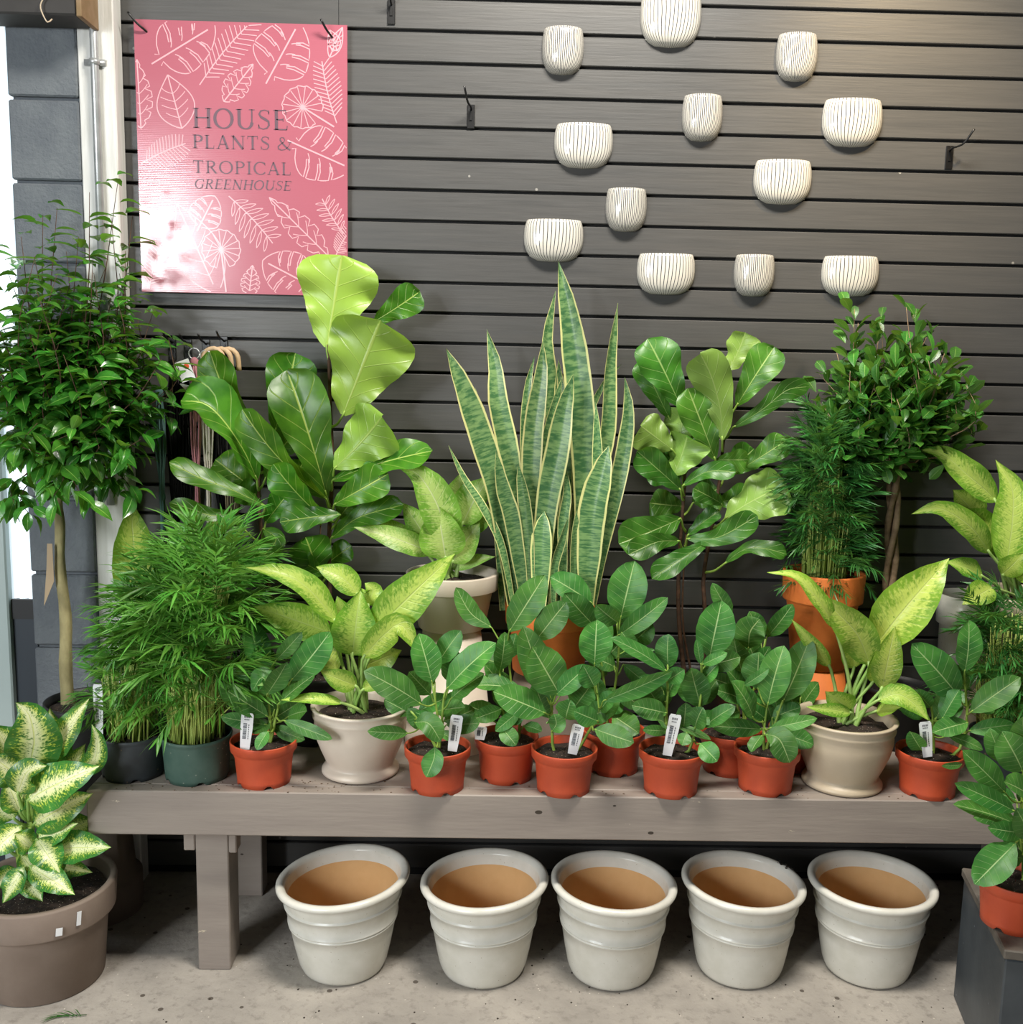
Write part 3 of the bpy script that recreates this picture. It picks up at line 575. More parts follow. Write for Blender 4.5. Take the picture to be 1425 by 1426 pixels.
rubber('rubber plant right of the cream urn, one leaf drooping over its red rim', 607, 1110, [[(610, 1040), (611, 1010), (603, 955)], [(612, 1040), (616, 1000), (620, 965), (634, 950)], [(606, 1038), (590, 1010), (572, 990)]],
 [(602, 951, 583, 882, 44, 0, 0), (622, 960, 691, 895, 44, 3, 2, -10), (588, 981, 507, 934, 44, 3, 3, 10), (609, 925, 642, 878, 34, -3), (628, 973, 675, 938, 32, 1), (569, 1021, 512, 1018, 21, 3, 4), ([(578, 1006), (597, 1008), (614, 1032)], 32, 6, 2, 0), ([(606, 1040), (604, 1058), (594, 1082)], 31, 7.5, 1, 0, {'fold': .1}),
  (622, 1009, 668, 1007, 28, 0), (612, 1006, 577, 991, 15, 1), (634, 940, 636, 905, 32, -5), (608, 990, 648, 985, 30, -3), (606, 950, 572, 905, 28, -4), (612, 1020, 632, 1030, 18, 2)], (630, 1046, 637, 995))
rubber('leafy rubber plant in red pot set back beside the dark leaved pair, half hidden tag', 705, 1095, [[(722, 1030), (724, 1005), (728, 965)], [(706, 1030), (700, 985), (696, 938)], [(708, 1030), (712, 960), (706, 900)]],
 [(696, 934, 703, 880, 30, 0), ([(685, 874), (655, 855), (635, 818)], 30, 0, 0, 20), (727, 962, 656, 955, 40, 1, 2, 40), (699, 987, 660, 1001, 24, 1), (727, 985, 711, 1009, 24, 1), (699, 1013, 719, 1038, 26, 3, 3), (685, 1003, 665, 990, 20, 1), (709, 880, 759, 801, 44, 2, 1, 5),
  (722, 1000, 700, 970, 34, -2), (730, 1010, 755, 1018, 18, 0), (700, 960, 675, 925, 28, -3), (724, 990, 690, 1018, 20, 2)], (668, 1030, 670, 1011))
rubber('two stemmed rubber plant with leaning tag in the middle red pot', 787, 1112, [[(770, 1040), (769, 1000), (766, 970), (758, 955)], [(808, 1040), (822, 1015), (834, 1000), (833, 975), (828, 945)]],
 [(746, 892, 789, 838, 40, -2, 0), (760, 965, 729, 872, 46, 0, 1), (780, 968, 741, 900, 58, 3, 2, -5), (760, 993, 687, 963, 44, 4, 3, 0), (828, 926, 831, 863, 48, 1, 0, 0), (774, 968, 820, 926, 30, 3, 2), (828, 956, 812, 926, 34, 4, 2), (840, 976, 937, 934, 30, 4, 2, 35), (828, 1015, 883, 1034, 32, 5, 4, 10),
  ([(769, 1018), (775, 1008), (772, 994)], 28, 6, 1), (833, 1004, 800, 990, 30, 5, 2), (788, 1001, 795, 975, 34, 2), (765, 1000, 745, 950, 32, -2), (836, 990, 858, 965, 28, 0), (820, 1000, 850, 985, 34, -1), (800, 985, 822, 955, 40, -3)], (797, 1050, 806, 1008), wb=74)
rubber('tall rubber plant in red pot behind the middle one, pale large leaf near snake plant', 857, 1083, [[(845, 1000), (856, 960), (862, 900), (858, 860)], [(845, 1000), (840, 940), (828, 870)]],
 [(864, 862, 884, 781, 56, 0, 0, 0), (859, 886, 930, 832, 30, 2, 2, 20), (828, 872, 786, 826, 38, 2, 2), (861, 867, 830, 842, 32, 4, 2), (825, 840, 766, 803, 44, -3, 0), (881, 895, 909, 868, 34, 0), (860, 915, 912, 905, 14, 2), (853, 996, 890, 1021, 36, 1, 4), (845, 988, 866, 972, 30, 1), (868, 925, 905, 955, 22, 0), (858, 930, 820, 915, 30, -2), (860, 960, 895, 985, 26, 1), (866, 880, 885, 905, 26, 3)], wb=72)
rubber('rubber plant with upright tag and yellow new leaf, under the dark fiddle fig', 940, 1114, [[(930, 1040), (928, 1000), (930, 960), (930, 925)], [(962, 1040), (974, 985), (977, 950), (978, 915)]],
 [(931, 930, 931, 883, 36, 0, 0), (930, 936, 850, 888, 26, 2, 2, 30), (929, 948, 953, 932, 26, 3), (929, 993, 880, 982, 32, 2), (917, 981, 899, 952, 32, 0), (929, 1018, 895, 1016, 16, 3), (926, 1008, 915, 1002, 24, 4), (952, 1014, 955, 978, 28, 2), (988, 916, 1005, 836, 54, 1, 0, 0), (976, 925, 970, 890, 13, 3, 1, 0, {'lm': 0} if 0 else {}),
  (978, 925, 1013, 909, 16, 3, 3), (976, 985, 962, 930, 40, -1), (968, 1013, 979, 985, 34, 3), (979, 1013, 1024, 983, 26, 2), (975, 1035, 999, 1060, 30, 6, 3), (956, 1020, 950, 1038, 20, 4), (965, 1000, 1008, 1000, 22, 1), (977, 950, 1000, 925, 26, -1), (930, 970, 945, 940, 30, -2), (928, 990, 905, 965, 28, -2), (940, 1010, 990, 1030, 14, 2)], (929, 1052, 941, 994))
rubber('rubber plant with dark upright leaves in red pot left of right beige urn, no tag', 1075, 1111, [[(1064, 1045), (1064, 1018), (1068, 985)], [(1068, 1040), (1080, 1005), (1090, 975)]],
 [(1069, 982, 1092, 899, 46, 2, 1, -10), (1049, 1000, 1019, 948, 36, 2, 2, 30), (1071, 1014, 1138, 1000, 20, 4, 3, 15), ([(1066, 1022), (1085, 1030), (1100, 1062)], 40, 6, 3, 0), (1061, 1024, 1046, 1047, 22, 4, 3), (1090, 978, 1128, 888, 46, -1, 0, 10), (1056, 960, 1057, 908, 46, -2), (1062, 1015, 990, 1010, 26, 0), (1084, 1021, 1133, 1037, 32, 1, 2), (1035, 955, 1071, 931, 15, 3, 2), (1065, 1000, 1030, 975, 34, -1), (1075, 1000, 1115, 985, 28, -2)])
rubber('rubber plant with rounded dark leaves in red pot set back under orange pot', 1022, 1084, [[(1035, 1010), (1035, 960), (1038, 905)], [(1035, 1010), (1055, 940), (1066, 890)], [(1030, 1010), (1020, 930), (1018, 870)]],
 [([(1042, 903), (1045, 880), (1058, 862)], 44, 2, 1, 0), (1068, 887, 1104, 841, 28, 0), (1035, 939, 1022, 888, 40, 1), (1018, 858, 992, 812, 24, 0), (1040, 950, 1072, 900, 30, -1), (1035, 965, 1010, 930, 28, 1), (1046, 940, 1082, 940, 24, 0), (1035, 975, 995, 960, 28, 0), (1030, 990, 1000, 1000, 26, 0)], wb=72)
t_ = rubber('small rubber plant in red pot mostly hidden left of right beige urn', 1112, 1078, [[(1112, 1010), (1115, 970)]], [(1115, 985, 1140, 950, 28, -2), (1112, 990, 1090, 950, 30, -2), (1113, 1000, 1140, 1010, 20, -1)], wb=60, R=.06)
rubber('rubber plant with blue white tag in red pot right of right beige urn', 1306, 1116, [[(1335, 1045), (1346, 1005), (1345, 970), (1343, 938)], [(1300, 1045), (1299, 1003), (1296, 975)]],
 [(1343, 936, 1349, 863, 38, 2, 1, 25), (1335, 970, 1269, 896, 52, 1, 1, 0), (1312, 1001, 1336, 960, 30, 3, 1), (1351, 992, 1421, 943, 38, 2, 2, 0), (1348, 1006, 1298, 1020, 30, 4, 3, 10), (1319, 1024, 1369, 1044, 20, 3, 2), (1348, 1018, 1413, 1009, 24, 1), (1283, 1044, 1267, 1018, 26, 3), (1340, 1064, 1311, 1066, 11, 7, 1), (1346, 960, 1320, 920, 26, -3), (1296, 985, 1275, 960, 24, 0), (1350, 975, 1385, 990, 24, -1)], (1292, 1054, 1287, 1004), wb=74)
tk = rubber('rubber plant with broad leaves in red pot on the dark box at far right', 1428, 1304, [[(1425, 1230), (1424, 1190), (1420, 1140), (1428, 1080)]],
 [(1400, 1104, 1340, 1045, 38, 3, 2, 0), (1414, 1130, 1329, 1090, 30, 4, 3, 0), (1414, 1147, 1327, 1120, 28, 3, 3), (1424, 1074, 1395, 1018, 50, 3, 1, 0), (1414, 1174, 1357, 1231, 48, 7, 3, 0), (1440, 1112, 1398, 1088, 44, 6, 2), (1430, 1050, 1424, 998, 36, 3), (1400, 1062, 1378, 1014, 32, 0), (1425, 1160, 1375, 1152, 28, 4), (1414, 1140, 1355, 1138, 26, 0),
  (1430, 1090, 1470, 1040, 44, 2), (1432, 1130, 1490, 1100, 40, 2), (1430, 1170, 1480, 1190, 36, 2), (1425, 1190, 1440, 1230, 30, 4), (1440, 1170, 1415, 1125, 36, 7), (1425, 1195, 1395, 1190, 26, 2)], wb=78, z0=.3005, R=.072)

# ------------------------------------------------------------------ dumb canes
def urn_plant(label, px, pyb, R, H, kind, mat, lm, leaves, name='potted_dumb_cane', wb=112, z0=.44, y=None, att_px=None, pr=.0042, soil=.86, lift=None, root=None, rb=None, **kw):
    p = base(px, pyb, wb, z0) if y is None else V((aty(px, pyb, y).x, y, z0))
    t = thing(name, label, 'potted plant', p)
    if lift: lift(t)
    zb = kw.pop('zb', 0); add_pot(t, kind, R, rb or R*.78, H, mat, soil, zb)
    A = p+V((0, 0, zb+soil*H-.01)); ay = p.y
    for i, row in enumerate(leaves):
        att = A+V((rnd.uniform(-.02, .02), rnd.uniform(-.015, .015), 0))
        hero(t, ay, lm, 'dieff', [row], None, 'petp', pr, att, tipd=3, **kw)
    return t
urn_plant('pale speckled dumb cane in the cream urn at left', 495, 1095, .112, .158, 'urn', 'cream', 'dieff',
 [(516, 885, 634, 771, 54, 2, 3, 5), (491, 912, 502, 822, 62, 1, 1, 0, {'fold': .45}), ([(470, 868), (425, 822), (390, 803), (342, 790)], 36, 2, 4, 20), (462, 882, 353, 844, 44, 0, 3, 0), ([(500, 828), (475, 805), (440, 789)], 34, -2, 0, 10), ([(505, 915), (540, 880), (562, 872), (584, 910)], 36, 4, 4, 10, {'n': 14}), (515, 915, 545, 872, 34, 3, 1),
  (497, 955, 446, 934, 28, 4, 2), (478, 979, 390, 975, 17, 5, 4), ([(513, 842), (520, 822), (508, 812)], 30, 0, 1), (470, 935, 430, 890, 44, -4, -1), (500, 930, 560, 905, 40, -4), (505, 900, 530, 850, 40, -3), (480, 890, 470, 830, 40, -3), ([(505, 960), (535, 945), (555, 960)], 20, 4, 3)], wb=116)
urn_plant('dumb cane with one big brown spotted upright leaf in the beige urn at right', 1190, 1112, .113, .158, 'urn', 'beige', 'dieff',
 [(1218, 900, 1322, 777, 66, 0, 2, 0, {'fold': .35}), ([(1163, 875), (1135, 840), (1105, 808), (1068, 797)], 26, 3, 4, 20), ([(1212, 926), (1195, 885), (1165, 852), (1140, 828)], 46, 2, 2, -10), (1228, 960, 1247, 871, 36, 3, 1, 0), ([(1222, 975), (1250, 967), (1275, 982), (1293, 1003)], 28, 4, 4, 0), (1156, 928, 1102, 862, 20, 0, 2), (1185, 988, 1149, 962, 34, 1), (1186, 992, 1122, 984, 17, 2, 3), (1214, 922, 1230, 897, 24, 0), (1216, 950, 1222, 900, 22, 1), (1190, 930, 1180, 880, 30, -3), (1220, 990, 1255, 985, 20, 2)], wb=110)
urn_plant('large pale green dumb cane in cream pot raised at the back beside snake plant', 628, 985, .112, .135, 'std', 'cream', 'dieffw',
 [([(628, 760), (608, 702), (582, 662), (552, 648)], 50, 2, 5, 0, {'fold': .3}), (621, 778, 609, 702, 62, 3, 1, 0, {'fold': .45}), (644, 730, 684, 662, 52, 0, 0), (604, 771, 493, 734, 32, 2, 3, 10), (580, 755, 495, 722, 26, -2, 1), (630, 783, 669, 726, 40, 1, 1), (600, 765, 560, 700, 36, -2), (650, 740, 700, 700, 30, -2), (640, 720, 640, 660, 44, -4), ([(625, 790), (660, 780), (690, 775)], 18, -2)], y=-.15, z0=.44, zb=.29, soil=.84, rb=.078,
 lift=lambda t: B().lathe([(.112, 0), (.112, .04), (.098, .042), (.07, .288), (.001, .288)], 40).obj('upturned_pot', MT['cream'], t))
urn_plant('yellow green dumb cane in beige pot at the far right edge', 1402, 985, .115, .135, 'std', 'beige', 'dieff',
 [([(1388, 698), (1345, 665), (1310, 635), (1279, 627)], 38, 2, 2, 10), ([(1401, 790), (1410, 725), (1408, 680), (1386, 640)], 46, 3, 2, 0), ([(1378, 770), (1345, 735), (1305, 712), (1269, 716)], 32, 3, 4, 10), (1384, 760, 1340, 708, 52, 1, 2), (1365, 725, 1326, 682, 44, -2), (1382, 818, 1340, 842, 34, 9, 3, 0), (1368, 802, 1317, 782, 28, 3, 2), (1405, 790, 1445, 700, 46, 1), (1400, 780, 1380, 720, 40, -2), (1410, 800, 1450, 780, 40, 4), (1395, 800, 1425, 770, 30, 5)], y=-.16, z0=.44, zb=.265, soil=.84, rb=.08,
 lift=lambda t: B().lathe([(.115, 0), (.115, .04), (.1, .042), (.075, .263), (.001, .263)], 40).obj('upturned_pot', MT['beige'], t))
wp = thing('upturned_pot', 'pale pot standing behind the beige pot at the far right', 'pot', (aty(1357, 830, -.085).x-.01, -.082, .44))
B().lathe([(.001, 0), (.06, 0), (.066, .3), (.075, .302), (.076, .375), (.07, .376), (.066, .3), (.05, .02), (.001, .02)], 40).obj('pot', MT['glaze'], wp)
urn_plant('yellowing dumb cane in black pot hidden behind the two left parlor palms', 268, 985, .085, .13, 'nur', 'blackp', 'dieff',
 [([(205, 860), (190, 790), (185, 740), (184, 697)], 60, -4, 0, 0), ([(275, 860), (285, 780), (300, 730), (330, 735)], 40, 0, 3, 20), (250, 860, 240, 780, 50, -2), (290, 850, 320, 770, 40, -2)], y=-.13, z0=.44)
# front left variegated plant in the taupe clay pot
pc = V((-.968, -.45, 0)); cam_ = thing('potted_dumb_cane', 'white and green variegated dumb cane in big taupe clay pot on the floor, front left', 'potted plant', pc)
add_pot(cam_, 'std', .155, .12, .222, 'brown', .88)
for x, z, w_, h_ in ((.088, .168, .013, .017), (.118, .176, .009, .03)):
    yy = -sqrt(.1535**2-x*x)-.0012; B().box(-w_/2, w_/2, -.0006, .0003, 0, h_).obj('price_sticker', MT['tag'], cam_, (x, yy-.0012, z), (0, .1, x/.15), smooth=False)
cs = [stemline(cam_, [V((pc.x-.01, pc.y, .19)), V((pc.x-.015, pc.y, .27)), V((pc.x-.02, pc.y, .36))], 0, .011, 'pet'), stemline(cam_, [V((pc.x-.05, pc.y+.02, .19)), V((pc.x-.06, pc.y+.02, .32))], 0, .009, 'pet')]
CAMW = [([(42, 1068), (48, 1030), (40, 995), (22, 978)], 62, 0, 3, 0), (66, 1062, 125, 972, 34, -1, 0), ([(108, 1075), (132, 1060), (136, 1030), (128, 1008)], 26, 1, 2), (39, 1114, 141, 1066, 54, 5, 3, 0), ([(25, 1104), (40, 1075), (66, 1066)], 38, 5, 2, 0), (48, 1147, 131, 1104, 46, 2, 3, 0), (50, 1170, 109, 1146, 30, 4, 2), (78, 1182, 156, 1180, 40, 3, 3, 0), (52, 1168, 84, 1216, 38, 6, 3, 0), (42, 1206, 105, 1246, 34, 7, 3, 0),
 (30, 1085, -12, 1052, 44, 2, 2), (30, 1150, -15, 1192, 34, 5, 3), (25, 1210, -8, 1236, 28, 5, 2), (34, 1208, 5, 1257, 28, 8, 2), (28, 1130, 8, 1085, 34, 3, 1), (20, 1140, -14, 1108, 36, 3), (70, 1125, 95, 1085, 34, -2), (60, 1080, 90, 1020, 34, -4), (45, 1180, 20, 1160, 32, 6), (60, 1200, 130, 1215, 28, -2), (60, 1150, 110, 1120, 44, -3), (30, 1190, 60, 1235, 30, 5), (10, 1180, -30, 1150, 40, 0), (20, 1060, -10, 1010, 50, -3), (75, 1225, 120, 1205, 22, -1), (85, 1065, 70, 985, 38, -6), (70, 1110, 120, 1035, 36, -5), (60, 1220, 95, 1190, 34, 2), (30, 1225, 60, 1255, 26, 7), (90, 1160, 135, 1140, 36, -3), (15, 1120, 45, 1090, 34, 1)]
CAMW = [tuple([*q[:1], q[1]*1.2, *q[2:]]) if isinstance(q[0], list) else tuple([*q[:4], q[4]*1.2, *q[5:]]) for q in CAMW]
hero(cam_, pc.y, 'camille', 'dieff', CAMW, cs, 'petp', .004, wave=.05)

# ------------------------------------------------------------------ fiddle leaf figs
ff = thing('potted_fiddle_leaf_fig', 'tall fiddle leaf fig with upright pale leaves in front of the pink sign corner', 'potted plant', (aty(440, 985, -.13).x, -.13, .44))
add_pot(ff, 'nur', .098, .078, .17, 'blackp')
z0_ = ff.location+V((0, 0, .14)); y_ = -.13
s1 = stemline(ff, [z0_+V((.02, 0, 0))]+[aty(a, b, y_) for a, b in ((459, 840), (458, 770), (461, 700), (463, 640), (460, 560), (458, 480))], y_, .0062, 'bark', 'stem', 18)
s2 = stemline(ff, [z0_+V((-.03, 0, 0))]+[aty(a, b, y_) for a, b in ((380, 840), (368, 770), (361, 700), (362, 640), (368, 600))], y_, .0058, 'bark', 'stem', 16)
s3 = stemline(ff, [z0_]+[aty(a, b, y_-.01) for a, b in ((446, 830), (446, 760), (447, 725))], y_, .003, 'bark', 'stem', 8)
FO = dict(wave=.075, wf=2.6)
hero(ff, y_, 'fiddle', 'fiddle', [(455, 484, 476, 356, 98, 0, 1, 175, {'fold': .08, 'arch': .03, 'twist': 0}), (478, 578, 530, 446, 106, 4, 2, 180, {'fold': .08, 'arch': .03, 'twist': 0}), (466, 652, 532, 580, 78, 7, 2, 170, {'fold': .25, 'twist': 0}), (455, 690, 400, 516, 74, 3, 1, 5, {'fold': .4}), (383, 600, 412, 492, 62, -2, 0, 15), ([(358, 668), (330, 620), (290, 570), (252, 558)], 66, 3, 5, 20, {'fold': .5}), ([(352, 640), (315, 590), (285, 550), (262, 545)], 46, -1, 3, 160),
 (356, 632, 293, 490, 54, -1, 0, -25), (463, 669, 603, 628, 46, 4, 4, -20), (466, 702, 541, 660, 46, 6, 3), ([(370, 705), (325, 685), (280, 668), (236, 644)], 32, 5, 6, 20), ([(345, 742), (318, 722), (290, 722), (236, 700)], 22, 4, 4), (454, 694, 338, 570, 46, 5, 4, -45), (447, 718, 381, 646, 44, 7, 4, -30), (474, 716, 390, 727, 36, 8, 3, 10), (444, 812, 426, 748, 52, 1, 2), ([(461, 750), (500, 722), (562, 703)], 34, 1, 3), (521, 448, 585, 406, 40, -3, 0, 20),
 (370, 728, 404, 684, 34, -1), ([(367, 736), (385, 752), (362, 780)], 34, 3, 2), (353, 680, 300, 640, 46, -4, 0), (370, 666, 384, 617, 26, 1), (472, 722, 490, 698, 34, 0), (385, 700, 425, 640, 40, -5), (460, 690, 425, 660, 44, -4), (450, 790, 490, 760, 30, -3), (362, 700, 330, 680, 36, -4), (455, 800, 410, 775, 30, 2), (380, 640, 420, 590, 40, -6)], [s1, s2, s3], 'pet', .003, **FO)
fr = thing('potted_fiddle_leaf_fig', 'bushy dark fiddle leaf fig between the snake plant and the palm in orange pot', 'potted plant', (aty(965, 985, -.12).x, -.12, .44))
add_pot(fr, 'nur', .098, .078, .165, 'blackp')
z0_ = fr.location+V((0, 0, .135)); y_ = -.12
r1 = stemline(fr, [z0_+V((-.02, 0, 0))]+[aty(a, b, y_) for a, b in ((946, 870), (945, 800), (950, 720), (954, 655), (948, 580))], y_, .0055, 'bark', 'stem', 16)
r2 = stemline(fr, [z0_+V((.02, 0, 0))]+[aty(a, b, y_) for a, b in ((982, 860), (980, 800), (998, 700), (1006, 630), (1014, 560))], y_, .0055, 'bark', 'stem', 16)
r3 = stemline(fr, [z0_]+[aty(a, b, y_-.01) for a, b in ((951, 870), (952, 800), (955, 740))], y_, .003, 'bark', 'stem', 8)
hero(fr, y_, 'fiddle2', 'fiddle', [(948, 566, 902, 472, 56, 1, 1, 0), (932, 582, 893, 500, 34, -2, 0), (1014, 515, 1038, 463, 46, -2, 0, 160), ([(1006, 613), (1002, 570), (990, 525), (975, 493)], 52, 6, 4, 165, {'fold': .3}), (1026, 565, 1078, 484, 46, 1, 0, 0), ([(1020, 596), (1060, 570), (1095, 543), (1128, 538)], 26, 3, 4, 15), (996, 640, 958, 541, 48, 3, 2, 0), (936, 626, 893, 594, 52, 3, 1, 170), (945, 618, 952, 568, 56, 1, 0, 165), (938, 662, 957, 606, 60, 4, 1, 165),
 (948, 682, 887, 628, 38, 4, 3), ([(951, 676), (985, 658), (1025, 657)], 24, 5, 4), ([(1010, 722), (1040, 700), (1095, 672)], 66, 1, 3, 160, {'fold': .1}), (1037, 650, 1097, 612, 34, 2, 3), (948, 722, 862, 757, 48, 4, 5, -20), ([(946, 753), (915, 755), (875, 772)], 30, 6, 5), ([(985, 755), (955, 775), (908, 806)], 30, 9, 6, 0), ([(957, 750), (1000, 748), (1055, 718)], 32, 8, 5), (958, 745, 1002, 712, 24, 4), (998, 640, 1042, 640, 30, 2), ([(1009, 785), (1045, 768), (1096, 772)], 24, 3, 3), (1006, 702, 966, 680, 26, 5),
 (950, 705, 905, 700, 42, -3), (1005, 600, 985, 560, 40, -4), (1010, 660, 1050, 625, 40, -4), (960, 640, 935, 610, 44, -5), (965, 700, 1000, 680, 44, -3), (950, 660, 900, 650, 44, -4), (1000, 700, 1045, 690, 36, -3)], [r1, r2, r3], 'pet', .003, **FO)

# ------------------------------------------------------------------ snake plant
sn = thing('potted_snake_plant', 'tall snake plant with yellow leaf margins in a terracotta pot', 'potted plant', (aty(762, 985, -.17).x, -.17, .44))
B().lathe([(.118, 0), (.118, .06), (.105, .062), (.08, .19), (.001, .19)], 44).obj('upturned_pot', MT['brownd'], sn)
add_pot(sn, 'std', .108, .084, .165, 'terra', .84, .192)
for i, (pts, w_, q) in enumerate([
 ([(808, 850), (815, 690), (808, 560), (795, 450), (778, 364)], 40, 0), ([(716, 850), (706, 771), (692, 683), (667, 602), (643, 536), (621, 485)], 38, 3), ([(727, 850), (722, 760), (710, 640), (694, 560), (690, 510), (678, 458)], 31, -2), ([(738, 850), (739, 690), (743, 600), (754, 520), (756, 474)], 30, 1),
 ([(757, 850), (757, 760), (764, 690), (776, 630), (786, 570), (799, 520)], 36, 4), ([(800, 850), (828, 690), (845, 600), (849, 510), (861, 422)], 25, -1), ([(824, 850), (838, 771), (858, 683), (870, 620), (875, 570), (870, 525)], 24, 2), ([(816, 850), (820, 780), (826, 710), (838, 660), (848, 620)], 42, 5),
 ([(716, 850), (698, 760), (672, 707), (645, 665), (625, 620)], 14, 4), ([(732, 850), (724, 790), (712, 720), (700, 680), (691, 628)], 25, 5), ([(738, 850), (737, 780), (731, 700), (722, 646)], 22, 5), ([(752, 850), (753, 800), (755, 750), (758, 712)], 32, 6), ([(770, 850), (770, 640), (766, 530), (762, 470), (774, 405)], 24, -4),
 ([(735, 850), (733, 690), (732, 600), (735, 540), (745, 495)], 17, -3), ([(825, 850), (832, 720), (832, 640), (830, 560)], 17, 1), ([(790, 850), (800, 720), (815, 600), (838, 540), (866, 507)], 12, -4), ([(770, 850), (772, 790), (782, 755), (792, 720)], 14, 6), ([(800, 850), (800, 780), (803, 712)], 18, 4), ([(700, 850), (690, 680), (674, 600), (662, 540)], 16, -3),
 ([(745, 850), (750, 690), (765, 600), (783, 525)], 24, 0), ([(785, 850), (784, 740), (790, 690), (788, 650)], 16, 3), ([(775, 850), (785, 690), (782, 600), (778, 500)], 26, -5), ([(800, 850), (812, 760), (818, 690), (815, 640)], 22, -3), ([(765, 850), (768, 740), (762, 680)], 22, -2), ([(720, 850), (712, 800), (700, 740)], 16, 2)]):
    px_leaf(sn, pts, w_, -.17, 'snake', 'snake', q=q*.8, tip=rnd.uniform(-1, 1.5), roll=rnd.uniform(-22, 22), fold=.3, arch=.0, wave=.04, wf=1.5, twist=rnd.uniform(-.5, .5), n=20)

# ------------------------------------------------------------------ palms: fronds of narrow leaflets on thin stems
def frond_mesh(name, L, nl, ll, mat, seed, droop=.35, lw=.0029):
    r = random.Random(seed); vs, fs, uv, bb_ = [], [], [], []
    def P(s): return V((0, L*s*(1-.12*s*droop), -L*droop*s*s*.8))
    for i in range(nl):
        s = .18+.82*i/(nl-1); p = P(s); T = (P(min(1, s+.05))-P(s-.05)).normalized()
        for sd in ((-1, 1) if i < nl-1 else (-1, 1, 0)):
            le = ll*(.55+.45*sin(pi*(.15+.75*s)))*r.uniform(.85, 1.12); an = radians(56-28*s+r.uniform(-14, 14))*sd
            d = V((sin(an), cos(an)*T.y, cos(an)*T.z)).normalized(); up = V((0, 0, 1)); dr = r.uniform(-.25, .7); k = len(vs); c = d.cross(up).normalized()
            for j, (t, w_) in enumerate(((0, .25), (.3, 1), (.65, .8), (1, .0))):
                q = p+d*le*t-up*le*dr*t*t
                vs += [q-c*lw*w_, q+up*(-.0012*w_), q+c*lw*w_]; uv += [(t, 0), (t, .5), (t, 1)]
            for j in range(3):
                for h in (0, 1): fs.append((k+j*3+h, k+j*3+h+1, k+j*3+h+4, k+j*3+h+3))
    b_ = B().tube([P(i/6) for i in range(7)], [.0013-.0001*i for i in range(7)], 4); k = len(vs); vs += b_.v; fs += [tuple(i+k for i in f) for f in b_.f]; uv += [(0, .5)]*len(b_.v)
    return mesh(name, vs, fs, MT[mat], uv)
FR = {m: [frond_mesh('frond', L, nl, ll, m, i, dr) for i, (L, nl, ll, dr) in enumerate(((.12, 10, .062, .5), (.10, 9, .056, .9), (.135, 11, .064, .2), (.08, 8, .052, 1.2)))] for m in ('palm', 'palmd')}
def palm(t, z, rad, n, h0, h1, spread, mat, seed, size=1.0, soilr=.06, lean=(0, 0), top=1.0):
    r = random.Random(seed); sb = B()
    for i in range(n):
        az = r.uniform(0, 2*pi); f = i/(n-1); h = h0+(h1-h0)*f**.8*r.uniform(.9, 1.05); rr = spread*(.25+.75*sqrt(r.random()))*(1.15-.65*f)
        p = V((rr*cos(az)+lean[0]*f, rr*sin(az)*.8+lean[1]*f, h)); g = soilr*sqrt(r.random()); az2 = az+r.uniform(-.6, .6); b0 = V((g*cos(az2), g*sin(az2), z))
        sb.tube(crom([b0, b0*.6+V((p.x*.25, p.y*.25, z*.4+(h-z)*.45)), p], 5), [.0020, .0019, .0018, .0016, .0014, .0013], 5)
        el = radians(r.uniform(5, 75)+15*f); me_ = r.choice(FR[mat]); sc = size*r.uniform(.8, 1.15); da = r.uniform(-1.5, 1.5)
        if f > .93: el = radians(r.uniform(60, 85))
        while t.location.y+p.y+.17*sc*max(.3, cos(el))*sin(az+da) > -.035: p.y -= .012; da += .35
        o = link('frond', me_, t, p); o.rotation_euler = (el, r.uniform(-.4, .4), az-pi/2+da); o.scale = (sc, sc, sc)
    for i in range(int(n*.5)):                               # bare lower stems crowd the soil
        az = r.uniform(0, 2*pi); g = soilr*sqrt(r.random()); b0 = V((g*cos(az), g*sin(az), z)); sb.tube([b0, b0*1.25+V((0, 0, r.uniform(.08, .16)))], [.0021, .0014], 5)
    sb.obj('stems', MT['stemp'], t, kind='stuff')
pg = thing('potted_parlor_palm', 'bright feathery parlor palm in dusty green plastic pot', 'potted plant', base(263, 1096, 88)); add_pot(pg, 'nur', .077, .068, .098, 'green', .9)
palm(pg, .085, .06, 230, .17, .47, .10, 'palm', 3, 1.0, lean=(.03, .03))
pd = thing('potted_parlor_palm', 'bright parlor palm in dusty black plastic pot at the left bench end', 'potted plant', base(172, 1092, 86)); add_pot(pd, 'nur', .071, .066, .095, 'grey', .9)
palm(pd, .085, .055, 150, .13, .40, .05, 'palm', 5, .8, .05, lean=(.06, .04)); tagstrip(pd, 139, 1022, 137, 952, pd.location.y-.045, 13)
op = thing('potted_parlor_palm', 'dark green parlor palm in bright orange clay pot raised on a second pot', 'potted plant', (aty(1135, 985, -.15).x, -.15, .44))
B().lathe([(.092, 0), (.092, .07), (.082, .072), (.062, .205), (.001, .205)], 44).obj('upturned_pot', MT['terra'], op)
add_pot(op, 'std', .097, .062, .235, 'terra', .9, .207)
palm(op, .42, .06, 280, .42, .775, .052, 'palmd', 9, .68, .05, lean=(-.02, -.03))
rp = thing('potted_parlor_palm', 'dark parlor palm with fine stems behind the tagged plant at far right', 'potted plant', (aty(1398, 985, -.3).x, -.30, .44)); add_pot(rp, 'nur', .07, .062, .10, 'grey', .9)
palm(rp, .09, .06, 130, .14, .38, .075, 'palmd', 12, .75)

